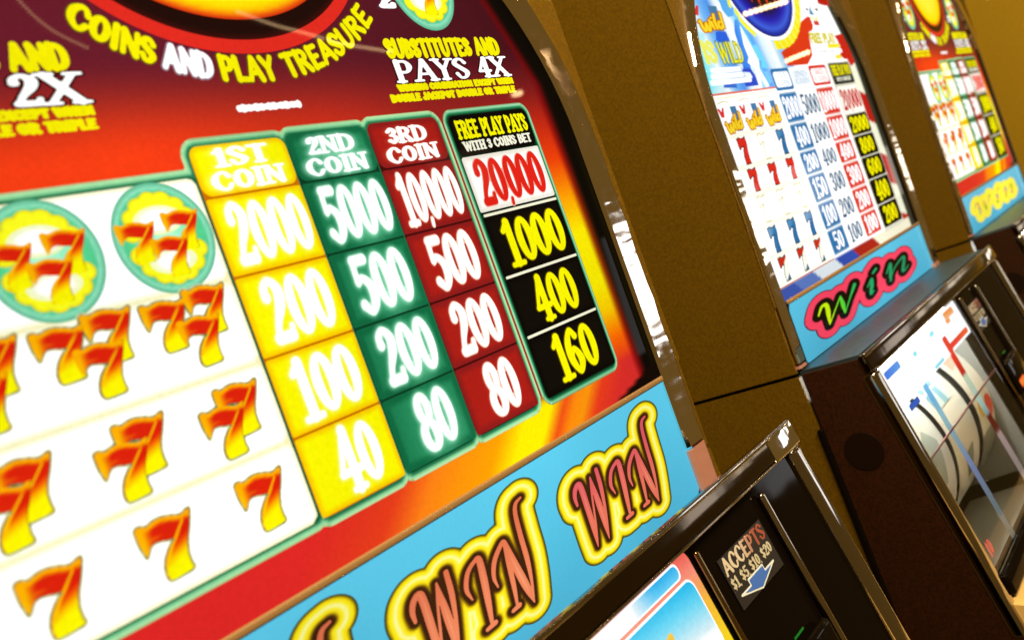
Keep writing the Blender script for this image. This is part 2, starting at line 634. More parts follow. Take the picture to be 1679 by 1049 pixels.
def cabinet(R, deck_z, door_top=-.0635):
    t = math.tan(TH)
    fy = lambda z, d: -z * t + d
    prism('cabinet_shell', [(fy(.60, .006), .60), (fy(-.0605, .006), -.0605), (.004, -.0605), (.004, -1.24), (.495, -1.24), (.495, .60)], -HW + .004, HW - .004, M_BLACK, R)
    for s in (-1, 1):
        x0, x1 = (s * (HW - .005), s * HW) if s > 0 else (-HW, -HW + .005)
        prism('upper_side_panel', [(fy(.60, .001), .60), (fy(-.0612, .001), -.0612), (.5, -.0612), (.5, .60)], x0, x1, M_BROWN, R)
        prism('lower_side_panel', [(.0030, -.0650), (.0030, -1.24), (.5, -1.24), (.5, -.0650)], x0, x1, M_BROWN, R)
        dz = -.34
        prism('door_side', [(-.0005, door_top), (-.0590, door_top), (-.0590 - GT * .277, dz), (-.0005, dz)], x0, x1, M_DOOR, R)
        box('hinge', MW, (s * HW - .0035, -.0015, -.9), (s * HW + .0035, .0045, -.117), M_GLOSS, R, .0012, 2)
    # face plate round the arched glass
    arch = sd_open(0.010)
    layer('face_plate', inter(rect(-HW, .003, HW, .58), neg(arch)), (-HW, .003, HW, .58), .006, (0, 0, 0), R, MF, 0.0005, M_BROWN)
    prism('cabinet_top', [(fy(.604, -.002), .604), (fy(.604, -.002), .600), (.5, .600), (.5, .604)], -HW, HW, M_BROWN, R)
    # thin dark disc standing in for a soft shadow on the reel door's side
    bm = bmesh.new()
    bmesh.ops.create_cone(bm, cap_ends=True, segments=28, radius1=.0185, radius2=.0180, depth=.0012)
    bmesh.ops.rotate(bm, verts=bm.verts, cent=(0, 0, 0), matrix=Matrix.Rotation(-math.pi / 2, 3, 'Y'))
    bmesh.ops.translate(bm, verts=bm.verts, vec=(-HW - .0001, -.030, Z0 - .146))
    me = bpy.data.meshes.new('shadow_disc')
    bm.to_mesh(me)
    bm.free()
    me.materials.append(M_SHADOW)
    ob('shadow_disc', me, R)
    # chrome bezel round the glass and its foot beside the sign
    ob('chrome_bezel', bezel_mesh('chrome_bezel', arch_path(-.0530), PROF, MF, M_CHROME), R)
    for s in (-1, 1):
        pth = [(s * (ARCH_A - .0015), v, s, 0) for v in np.linspace(-.0555, -.100 if s > 0 else -.058, 5)]
        ob('bezel_foot', bezel_mesh('bezel_foot', pth, PROF, MF, M_FOOT, 0.0), R)
    # trim under the glass
    box('trim_strip', MF, (-.2475, .0003, .0002), (.2475, .0042, .0030), M_TRIM, R, .0008, 2)
    # the ledge over the reel door
    box('ledge', MW, (-HW + .0052, -.056, deck_z - .006), (HW - .0052, .002, deck_z), M_DECK, R)


M_CAP = chrome('bright_chrome', (0.92, 0.90, 0.88), 0.04, 0.10, 0.10, (30, 30, 30))
M_FOOT = flat('copper_foot', (0.85, 0.40, 0.31), 0.25, 0.55, bump=0.06, bscale=60)


# ------------------------------------------------------------------ the reel door below the ledge
def door_frame(R):
    box('top_rail', MG, (-HW - .002, -.0150, -.003), (HW + .006, .0020, .0045), M_RAILFACE, R, .0020, 3)
    box('rail_edge', MG, (-HW - .0021, -.0012, .0030), (HW + .0062, .0024, .0054), M_RAIL, R, .0010, 3)
    box('rail_edge', MG, (-HW + .014, -.0166, .0030), (HW - .012, -.0146, .0052), M_RAIL, R, .0008, 3)
    box('corner_cap', MG, (.2360, -.0168, .0010), (HW + .0066, .0026, .0057), M_CAP, R, .0026, 4)
    for s in (-1, 1):
        u0, u1 = (-HW - .0015, -HW + .0145) if s < 0 else (HW - .0125, HW + .0055)
        box('side_rail', MG, (u0, -.276, -.010), (u1, -.0155, .0042), M_RAIL, R, .0045, 4)
    box('bottom_bar', MG, (-HW + .015, -.2450, -.010), (HW - .015, -.2250, .0080), M_GLOSS, R, .003, 3)
    # button deck and base
    prism('button_deck', [(-.1010, -.306), (-.2100, -.330), (-.2150, -.345), (-.2050, -.372), (-.1005, -.372), (-.1005, -.306)], -HW + .004, HW - .004, M_TAN, R)
    prism('base', [(-.1000, -.3725), (-.1000, -1.24), (-.0050, -1.24), (-.0050, -.3725)], -HW + .001, HW - .001, M_GLOSS, R)


M_RAIL = chrome('dark_chrome', (0.46, 0.43, 0.39), 0.05, 0.14, 0.04, (14, 14, 14))
M_RAILFACE = flat('dark_rail', (0.115, 0.085, 0.055), 0.10, 1.0, bump=0.03, bscale=26)
WH = (255, 255, 255)


def bill_panel(R, ub, k, long_slot):
    """note acceptor: black panel with its sticker; ub = left edge of the sticker, k = its width scale"""
    w0 = 0.0655 * k
    st = bbox_mesh('sticker', MG, (ub, -.0690, .0002), (ub + w0, -.0360, .0006), M_GREY)
    S = ob('sticker', st, R, 'dark sticker listing the notes it accepts')
    f = lambda a: ub + a * w0
    cl = lambda x, y, d: mix((205, 196, 180), (150, 76, 58), sstep(f(.35), f(.85), x))
    text('lettering', 'ACCEPTS', (f(.02), -.0475, f(.97), -.0372), cl, S, MG, .0009, False, .02, .0, M_PRINT)
    text('lettering', '$1, $5, $10, $20', (f(.02), -.0568, f(.95), -.0497), (190, 186, 165), S, MG, .0009, False, .015, .0, M_PRINT)
    pts = [(f(.30), -.0580), (f(.64), -.0580), (f(.64), -.0618), (f(.86), -.0618), (f(.47), -.0684), (f(.08), -.0618), (f(.30), -.0618)]
    P = sd_poly(pts)
    layer('arrow_outline', P, (f(-.05), -.0695, f(1.), -.0565), .0006, (225, 235, 240), S, MG, .0008, M_PRINT, None, .0006)
    layer('arrow', P, (f(-.05), -.0695, f(1.), -.0565), .0006, (65, 110, 205), S, MG, .0010, M_PRINT, None, -.0005)
    # glossy bezel of the acceptor, its status light and note slot
    box('panel_edge', MG, (f(1.17), -.2240, .0002), (f(1.17) + .006, -.0235, .0050), M_RAIL, R, .0020, 3)
    box('panel_edge', MG, (f(-.305), -.2240, .0002), (f(-.305) + .0045, -.0215, .0040), M_BRONZE, R, .0015, 3)
    layer('status_light', rect(f(.50), -.1066, f(.74), -.1050, .0005), (f(.4), -.11, f(.9), -.10), .0006, (30, 118, 34), R, MG, .0008)
    box('slot_hood', MG, (f(-.12), -.1530, .0003), (f(1.08), -.1100, .0080), M_GLOSS, R, .004, 3)
    layer('note_slot', rect(f(-.02), -.1460, f(.52), -.1365, .002), (f(-.1), -.15, f(.6), -.13), .0015,
          lambda x, y, d: stops(y, [(-.146, (255, 80, 40)), (-.141, (255, 150, 50)), (-.1365, (255, 95, 50))]), R, MG, .0084)


def door_first(R):
    """first machine: lit belly glass with blue panels in a salmon border"""
    door_frame(R)
    box('door_panel', MG, (-HW + .014, -.2245, -.010), (HW - .012, -.0165, -.0005), M_GLOSS, R)
    # backlit glass
    g = rect(-.262, -.224, .0945, -.0165, .006)

    def cg(x, y, d):
        a = stops(-y, [(.0165, (240, 95, 85)), (.03, (255, 150, 125)), (.048, (255, 190, 60)), (.075, (255, 225, 30)), (.22, (255, 235, 60))])
        lx = sstep(.06, .0, x)
        return mix(a, (255, 175, 150), lx * .7)
    gl = layer('belly_glass', g, (-.264, -.226, .097, -.015), .004, cg, R, MG, .0002)
    cp = lambda x, y, d: stops(-y, [(.018, (60, 185, 235)), (.026, (120, 215, 250))]) * 1.0
    cband = lambda x, y, d: mix(stops(-y, [(.019, (45, 175, 235)), (.027, (110, 210, 250))]), (255, 255, 255), sstep(.055, .02, x))
    layer('band_outline', rect(-.25, -.0282, .0800, -.0182, .004), (-.252, -.03, .082, -.017), .002, WH, gl, MG, .0005)
    layer('band', rect(-.25, -.0272, .0785, -.0192, .004), (-.252, -.03, .082, -.017), .002, cband, gl, MG, .0008)
    cpan = lambda x, y, d: stops(-y + (x - .06) * -.10, [(.030, (40, 190, 240)), (.042, (110, 220, 250)), (.062, (255, 255, 255))])
    layer('panel_outline', rect(-.25, -.075, .0868, -.0302, .007), (-.252, -.08, .09, -.028), .002, WH, gl, MG, .0005)
    layer('panel', rect(-.25, -.074, .0855, -.0315, .006), (-.252, -.08, .09, -.028), .002, cpan, gl, MG, .0008)
    z = segs_of([smooth([(.035, -.0505, .002), (.044, -.047, .0022), (.040, -.055, .002), (.034, -.064, .0025)], 5)])
    layer('squiggle', sd_segs(z), (.025, -.07, .05, -.042), .0015, (250, 210, 80), gl, MG, .0011)
    layer('panel', rect(-.25, -.15, .0830, -.079, .01), (-.252, -.155, .09, -.077), .004, (255, 255, 240), gl, MG, .0008)
    bill_panel(R, .1180, 1.0, True)


def door_reels(R, first):
    """second kind: glass over three reels"""
    door_frame(R)
    UL, UR, WT, WB = -.2600, .0385, .0185, .2245
    box('door_panel', MG, (UR, -.2245, -.010), (HW - .012, -.0165, -.0005), M_GLOSS, R)
    box('door_panel', MG, (-HW + .0145, -WT, -.010), (UR, -.0165, -.0005), M_GLOSS, R)
    # reel box behind the glass
    box('reel_box', MG, (UL - .006, -.2245, -.12), (UL, -WT, -.001), M_REELBOX, R)
    box('reel_box', MG, (UR, -.2245, -.12), (UR + .006, -WT, -.011), M_REELBOX, R)
    box('reel_box', MG, (UL, -.2440, -.120), (UR, -.2405, -.016), M_REELBOX, R)
    box('reel_box', MG, (UL - .006, -.2245, -.126), (UR + .006, -WT, -.1205), M_BLACK, R)
    # three reels
    hc, rad, wc = -.118, .100, .118
    ag = np.linspace(-1.5, 1.5, 31)
    V = [(u, -wc + .090 * math.sin(a), hc + .090 * math.cos(a)) for a in ag for u in (UL, UR)]
    ob('reel_core', raw_mesh('reel_core', place(MG, np.array(V)), np.array([(2 * i, 2 * i + 1, 2 * i + 3, 2 * i + 2) for i in range(30)]), M_REELBOX), R)
    for i, uc in enumerate((-.205, -.097, .011)):
        du = .0480
        if i == 2:
            uc, du = .004, .034
        nseg = 40
        angs = np.linspace(-1.35, 1.35, nseg + 1)
        V, T, Cc = [], [], []
        us = np.linspace(uc - du, uc + du, 9)
        for a in angs:
            for u in us:
                V.append((u, -wc + rad * math.sin(a), hc + rad * math.cos(a)))
                Cc.append((236, 238, 228))
        n = len(us)
        for r_ in range(nseg):
            for q in range(n - 1):
                T.append((r_ * n + q, r_ * n + q + 1, (r_ + 1) * n + q + 1, (r_ + 1) * n + q))
        me = raw_mesh('reel', place(MG, np.array(V)), np.array(T), M_REEL, lin(np.array(Cc)))
        for p in me.polygons:
            p.use_smooth = True
        reel = ob('reel', me, R)

        def on_reel(name, F, bb, step, col):
            o = layer(name, F, bb, step, col, None, Matrix.Identity(4), 0, M_REEL)
            if o is None:
                return
            me2 = o.data
            co = np.empty(len(me2.vertices) * 3, np.float32)
            me2.vertices.foreach_get('co', co)
            co = co.reshape(-1, 3)
            a = co[:, 1]
            W = np.stack([co[:, 0], -wc + (rad + .0006) * np.sin(a), hc + (rad + .0006) * np.cos(a)], 1)
            me2.vertices.foreach_set('co', place(MG, W).astype(np.float32).ravel())
            me2.update()
            o.parent = reel
        if i == 1:
            for a0 in (.20, .43):
                on_reel('bar_symbol', rect(uc - .030, a0, uc + .026, a0 + .19, .004), (uc - .035, a0 - .02, uc + .035, a0 + .22), (.003, .03),
                        lambda x, y, d: mix((205, 225, 225), (95, 150, 175), (np.sin(x * 190) > 0.1) * .8))
            on_reel('seven_symbol', sd_poly([(uc - .02, -.35), (uc + .02, -.30), (uc + .012, -.62), (uc - .006, -.62), (uc - .012, -.45)]), (uc - .03, -.7, uc + .03, -.25), (.002, .03), (120, 135, 130))
        elif i == 0:
            on_reel('seven_symbol', sd_poly([(uc - .025, .05), (uc + .01, .22), (uc + .03, .05), (uc + .015, -.35), (uc - .02, -.30)]), (uc - .04, -.4, uc + .04, .25), (.002, .03), (165, 178, 172))
        else:
            on_reel('seven_symbol', sd_poly([(uc - .020, .62), (uc + .012, .70), (uc + .012, .40), (uc - .020, .35)]), (uc - .03, .3, uc + .03, .75), (.002, .03),
                    lambda x, y, d: mix((245, 190, 165), (225, 130, 115), sstep(.35, .65, y)))
            on_reel('cherry', sd_ell(uc - .014, -.16, .011, .10), (uc - .03, -.3, uc, -.02), (.002, .02), (250, 200, 60))
            on_reel('cherry', sd_ell(uc + .016, -.22, .014, .13), (uc, -.4, uc + .034, -.05), (.002, .02), (215, 70, 25))
            on_reel('band', rect(uc - .036, -.95, uc + .036, -.42, .004), (uc - .04, -1., uc + .04, -.4), (.004, .04), (150, 160, 150))
    box('reel_lamp', MG, (UL + .004, -.0300, -.0140), (UR - .004, -.0220, -.0060), M_TUBE, R, .002)
    box('reel_lamp', MG, (UL + .004, -.2400, -.0100), (UR - .004, -.2350, -.0045), M_TUBE2, R, .002)
    # printed header on the glass, posts between the reels and the pay line
    hd = layer('header_glass', rect(UL, -.0600, UR, -.0188, .004), (UL, -.061, UR, -.018), .003, WH, R, MG, -.0010)

    def bar(n, u0, w0, u1, w1, c, r=.0015, par=hd):
        layer(n, rect(u0, -w1, u1, -w0, r), (u0 - .002, -w1 - .002, u1 + .002, -w0 + .002), .0025, c, par, MG, -.0006)
    bar('blue_block', -.2500, .0245, -.2035, .0315, lambda x, y, d: mix((75, 130, 230), (95, 160, 240), sstep(-.25, -.205, x)))
    bar('light_mark', -.1600, .0300, -.1480, .0345, (150, 240, 255), .002)
    bar('light_mark', -.0900, .0275, -.0740, .0320, (160, 240, 255), .002)
    bar('orange_mark', -.0200, .0225, .0200, .0300, lambda x, y, d: mix((255, 150, 60), (255, 190, 140), sstep(-.0225, -.03, y)), .002)
    bar('orange_mark', -.0230, .0290, -.0060, .0345, (255, 170, 100), .002)
    bar('light_bar', -.1250, .0555, -.0880, .0590, (150, 225, 245), .001)
    layer('red_branch', union(rect(-.0640, -.0600, -.0480, -.0410, .003), rect(-.0600, -.0570, .0290, -.0510, .002)), (-.07, -.061, .03, -.04), .0018,
          lambda x, y, d: mix((240, 70, 50), (255, 100, 45), sstep(-.04, .02, x)), hd, MG, -.0005)
    po = rect(-.0655, -.2245, -.0480, -.0600, .001)  # printed bands; the greying downwards is lamp falloff put into the colour
    layer('post', po, (-.067, -.2245, -.046, -.060), .003,
          lambda x, y, d: stops(-y, [(.060, (235, 60, 40)), (.0855, (190, 35, 20)), (.087, (195, 215, 185)), (.118, (165, 195, 180)), (.132, (120, 150, 150)), (.134, (95, 18, 12)), (.152, (80, 15, 10)), (.154, (165, 140, 135)), (.21, (120, 115, 110))]), R, MG, -.0012)
    po2 = rect(-.1800, -.2245, -.1660, -.0600, .001)  # blue post, its dimming towards the foot is light falloff painted in
    layer('post', po2, (-.182, -.2245, -.164, -.060), .003,
          lambda x, y, d: stops(-y, [(.060, (125, 200, 245)), (.075, (110, 180, 225)), (.095, (140, 185, 195)), (.12, (120, 150, 160)), (.15, (110, 125, 165)), (.19, (100, 115, 120)), (.22, (90, 100, 95))]), R, MG, -.0012)
    bar('blue_block', -.2370, .0620, -.2050, .0680, (50, 95, 190), .001, R)
    box('pay_line', MG, (UL + .002, -.1105, -.0010), (UR + .002, -.1088, .0006), M_PAYLINE, R)
    # the pane of glass over the reels
    box('window_glass', MG, (UL, -.2245, .0008), (UR, -WT, .0022), M_PANE, R)
    dg = text('credit_digits', '10', (-.2480, -.2120, -.2330, -.1980), (225, 80, 70), R, MG, -.0010)
    bill_panel(R, .0690, .80, False)


M_REELBOX = flat('reel_box_grey', (0.16, 0.165, 0.15), 0.45)
M_REEL = attr_print('reel_strip', 0.4)
M_PAYLINE = flat('payline_red', (0.10, 0.02, 0.015), 0.3)
M_PANE, _nt, _b = mat('window_pane')
_b.inputs['Base Color'].default_value = (1, 1, 1, 1)
_b.inputs['Transmission Weight'].default_value = 1.0
_b.inputs['Roughness'].default_value = 0.0
_b.inputs['IOR'].default_value = 1.10
M_TUBE2, _nt, _b = mat('lower_reel_lamp')
_b.inputs['Emission Color'].default_value = (.9, 1.0, 0.95, 1)
_b.inputs['Emission Strength'].default_value = 40.0
M_TUBE, _nt, _b = mat('reel_lamp')
_b.inputs['Emission Color'].default_value = (1.0, 1.0, 0.93, 1)
_b.inputs['Emission Strength'].default_value = 90.0


# ------------------------------------------------------------------ the red treasure glass (machines one and three)
SEVEN = [(1.0, .95), (.97, .85), (.89, .67), (.80, .50), (.74, .32), (.73, .15), (.74, .03), (.56, .01), (.38, .0), (.29, .02), (.26, .12), (.29, .26), (.36, .39), (.47, .51), (.60, .60),
         (.51, .62), (.41, .64), (.28, .67), (.17, .63), (.08, .51), (.05, .51), (.01, .69), (.0, .83), (.01, .97), (.11, .99), (.19, .95), (.30, .98), (.45, 1.0), (.65, .96), (.81, .91), (.94, .95)]
SEVEN_F = sd_poly(smooth(SEVEN, 3, True))


XL_B, XL_A = [0, .12, .26, .39, .51, .60, .72, .84], [.29, .26, .29, .36, .47, .58, .70, .82]
XR_B, XR_A = [0, .15, .32, .5, .67, .85, .95], [.73, .73, .74, .80, .89, .97, 1.0]


def seven_col(u, v, s_, t_):
    def f(x, y, d):
        a, b = (x - u) / s_, (y - v) / t_
        xl, xr = np.interp(b, XL_B, XL_A), np.interp(b, XR_B, XR_A)
        q = (a - xl) / np.maximum(xr - xl, .05)
        leg = stops(b + (.5 - q) * .16, [(0, (255, 250, 0)), (.24, (255, 246, 0)), (.36, (255, 190, 0)), (.48, (244, 96, 0)), (.60, (224, 30, 6)), (1, (218, 28, 8))])
        leg = mix(leg, (255, 200, 0), sstep(.30, .16, q) * sstep(.18, .34, b))
        bar = mix((222, 32, 8), (255, 190, 0), sstep(.30, .06, a))
        bar = mix(bar, (255, 176, 0), sstep(-.10, -.045, d / s_) * sstep(.68, .78, b))
        c = mix(bar, leg, sstep(-.03, .03, q) * sstep(.86, .80, b))
        return mix(c, (120, 40, 0), sstep(-.022, -.004, d / s_) * sstep(.7, .9, q) * .5)
    return f


def flame_sevens(name, spots, parent, s_, h=0.0014, outline=True):
    """one symbol made of one to three overlapping flame sevens; spots are back to front"""
    us, vs = [p[0] for p in spots], [p[1] for p in spots]
    bb = (min(us) - .002, min(vs) - .002, max(us) + s_ + .002, max(vs) + s_ * .98 + .002)
    st = s_ / 26
    fs = [scaled(SEVEN_F, u, v, s_, s_ * .98) for u, v in spots]
    fd = lambda F: (lambda x, y: F(x, y) * s_)
    sym = layer(name, union(*[fd(F) for F in fs]), bb, st, lambda x, y, d: mix((92, 104, 62), (255, 250, 190), sstep(.0002, .0009, d)) if outline else np.tile((150, 70, 10), (len(x), 1)), parent, MF, h, None, None, .0010 if outline else .0004)
    for i, (u, v) in enumerate(spots):
        F = fd(fs[i])
        layer('seven', F, bb, st, seven_col(u, v, s_, s_ * .98), sym, MF, h + .00015 * (i + 1))
    return sym


ROWS = [.2180, .1915, .1515, .1100, .0697, .0285]
CY, CG, CR_, CB = (-.0925, -.0315), (-.0315, .0298), (.0298, .0938), (.1028, .1905)


def art_bg(x, y, d):
    t = sstep(.214, .266, y)
    red = stops(x, [(-.25, (250, 62, 18)), (-.12, (250, 62, 18)), (0, (215, 48, 24)), (.08, (165, 36, 28)), (.19, (150, 30, 28))])
    mar = stops(x, [(-.25, (112, 26, 42)), (0, (96, 24, 38)), (.2, (70, 12, 24))])
    c = mix(red, mar, t)
    side = stops(y, [(0, (222, 38, 38)), (.022, (222, 40, 36)), (.045, (255, 105, 0)), (.065, (255, 205, 0)), (.085, (255, 240, 0)), (.125, (255, 238, 0)), (.15, (255, 165, 0)), (.18, (235, 62, 6)), (.21, (185, 36, 18)), (.235, (120, 22, 24)), (.27, (70, 12, 24))])
    c = mix(c, side, sstep(.186, .196, x) * (1 - t))
    xb = x - (y - .015) * 1.2
    bot = stops(xb, [(-.25, (222, 36, 36)), (-.11, (228, 40, 36)), (-.05, (235, 62, 26)), (-.02, (255, 130, 20)), (.01, (255, 150, 8)), (.04, (255, 160, 0)), (.066, (255, 235, 0)), (.095, (255, 238, 0)), (.112, (240, 80, 20)), (.126, (255, 140, 10)), (.142, (252, 150, 10)), (.160, (235, 60, 26)), (.19, (218, 44, 40))])
    c = mix(bot, c, sstep(.026, .034, y))
    # black border printed along the right-hand side, and the flame's dark tip at the lower corner
    xb_ = .2165 - np.maximum(0, y - .235) * .42 - np.maximum(0, y - .17) * .03
    c = mix(c, (120, 0, 6), sstep(xb_ - .006, xb_ + .003, x) * .8)
    c = mix(c, (4, 2, 1), sstep(xb_, xb_ + .012, x))
    c = mix(c, (36, 30, 0), sstep(.232, .246, x) * sstep(.21, .15, y))
    tip = sstep(0, .0025, (x - .172) * .20 - (y - .004)) * sstep(.168, .176, x)
    return mix(c, (14, 4, 2), tip)


def table_cell(R, rc, kind, s, tb, label, serif=False):
    """one pay cell: a proud little plate of the backlit table with its numeral"""
    u0, v0, u1, v1 = rc
    top_round = kind.endswith('head')
    F = rect(u0 + .0006, v0 + .0006, u1 - .0006, v1 - .0006, .0056 if top_round else .0012)
    bold = .008
    TF, sx, sy = text_field(s, *tb, False, bold, -.02) if not isinstance(s, (list, tuple)) else (None, 0, 0)
    if TF is None:
        fl = [text_field(q, *b_, True, .02) for q, b_ in zip(s, tb)]
        sc = fl[0][2]
        dist = lambda x, y: np.minimum(*[f[0](x, y) for f in fl]) * sc if len(fl) > 1 else fl[0][0](x, y) * sc
    else:
        dist = lambda x, y: TF(x, y) * sy * .8

    def col(x, y, d):
        g = np.exp(-np.maximum(dist(x, y), 0) / .0015)  # blown-out glow round the lettering, painted into the cell colour
        ed = sstep(-.0060, -.0008, d)
        a = (x - u0) / (u1 - u0)
        b = (y - v0) / (v1 - v0)
        if kind.startswith('yellow'):
            c = mix((255, 250, 0), (255, 196, 0), sstep(-.0036, -.0006, d) * .8)
            c = mix(c, (255, 205, 0), sstep(.10, 0, a) * .6)
            return mix(c, (255, 255, 120), np.clip(g * 1.1 - .25, 0, .7))
        if kind.startswith('green'):
            c = mix((48, 158, 104), (12, 104, 62), np.clip(ed * .7 + np.abs(a - .55) * 1.3, 0, 1))
            c = mix(c, (140, 225, 180), np.exp(-((a - .62) / .22) ** 2 - ((b - .35) / .35) ** 2) * .55)
            return mix(c, (190, 245, 215), np.clip(g * .9 - .15, 0, .6))
        if kind.startswith('red'):
            c = mix((172, 28, 20), (128, 24, 26), ed * .7)
            return mix(c, (200, 70, 50), np.clip(g - .3, 0, .6))
        if kind == 'plate':
            return mix((255, 255, 255), (236, 226, 200), ed * .6)
        return np.tile((6, 3, 2), (len(x), 1)).astype(float) + 8 * (1 - ed)[:, None] * np.array((1, .7, .5))
    cell = layer('pay_cell', F, (u0, v0, u1, v1), (u1 - u0) / 44, col, R, MF, .0009, None, label)
    if kind.startswith('yellow') or kind.startswith('green') or kind.startswith('red'):
        tc = (255, 255, 255)
        rim = {'y': (255, 255, 135), 'g': (190, 245, 212), 'r': (250, 200, 175)}[kind[0]]
    elif kind == 'plate':
        tc, rim = (228, 34, 22), (250, 170, 150)
    else:
        tc, rim = (255, 250, 0), (120, 100, 0)
    items = [(s, tb)] if TF is not None else list(zip(s, tb))
    for i, (q, b_) in enumerate(items):
        hd = TF is None
        cc = tc
        if kind == 'black_head':
            cc = (255, 248, 0) if i == 0 else (252, 250, 225)
        rr = {'black_head': (60, 50, 0)}.get(kind, rim)
        text('numeral', q, b_, rr, cell, MF, .0012, hd, (.02 if hd else bold) + .022, 0 if hd else -.02, None, .04)
        text('numeral', q, b_, cc, cell, MF, .0014, hd, (.045 if kind == 'black_head' else .02) if hd else bold, 0 if hd else -.02, None, .03 if hd else .024)
    return cell


def medallion(R, cu, cv, rx, ry, label):
    E0 = sd_ell(cu, cv, rx, ry)
    med = layer('medallion', E0, (cu - rx, cv - ry, cu + rx, cv + ry), rx / 24,
                lambda x, y, d: stops(d / min(rx, ry), [(-1, (190, 255, 215)), (-.55, (150, 245, 195)), (-.30, (80, 215, 140)), (-.14, (95, 205, 150)), (-.11, (150, 235, 195)), (-.05, (120, 205, 165)), (0, (90, 180, 140))]), R, MF, .0013, None, label)
    lobes = []
    for a0, a1, n in ((28, 165, 7), (200, 335, 7)):
        for a in np.radians(np.linspace(a0, a1, n)):
            lobes.append(sd_ell(cu + .62 * rx * math.cos(a), cv + .68 * ry * math.sin(a), rx * .21, ry * .17))
    coins = union(*lobes)
    cc = lambda x, y, d: mix((255, 255, 30), (225, 205, 20), sstep(-.0012, 0, d))
    layer('coin_ring', coins, (cu - rx, cv - ry, cu + rx, cv + ry), rx / 30, cc, med, MF, .0015)
    layer('coin_glow', union(sd_ell(cu - .02 * rx, cv + .32 * ry, .50 * rx, .26 * ry), sd_ell(cu, cv - .42 * ry, .48 * rx, .22 * ry)), (cu - rx, cv - ry, cu + rx, cv + ry), rx / 24,
          lambda x, y, d: mix((255, 255, 250), (250, 255, 190), sstep(-.003, 0, d)), med, MF, .0017)
    s_ = rx * .80
    for i, (du, dv) in enumerate(((-.92, -.38), (.02, -.30), (-.36, -.72))):
        u, v = cu + du * rx, cv + dv * ry
        F0 = scaled(SEVEN_F, u, v, s_, s_ * .95)
        F = lambda x, y, F0=F0: F0(x, y) * s_
        layer('seven', F, (u - .001, v - .001, u + s_ + .001, v + s_), s_ / 24, seven_col(u, v, s_, s_ * .95), med, MF, .0019 + .0002 * i)
    return med


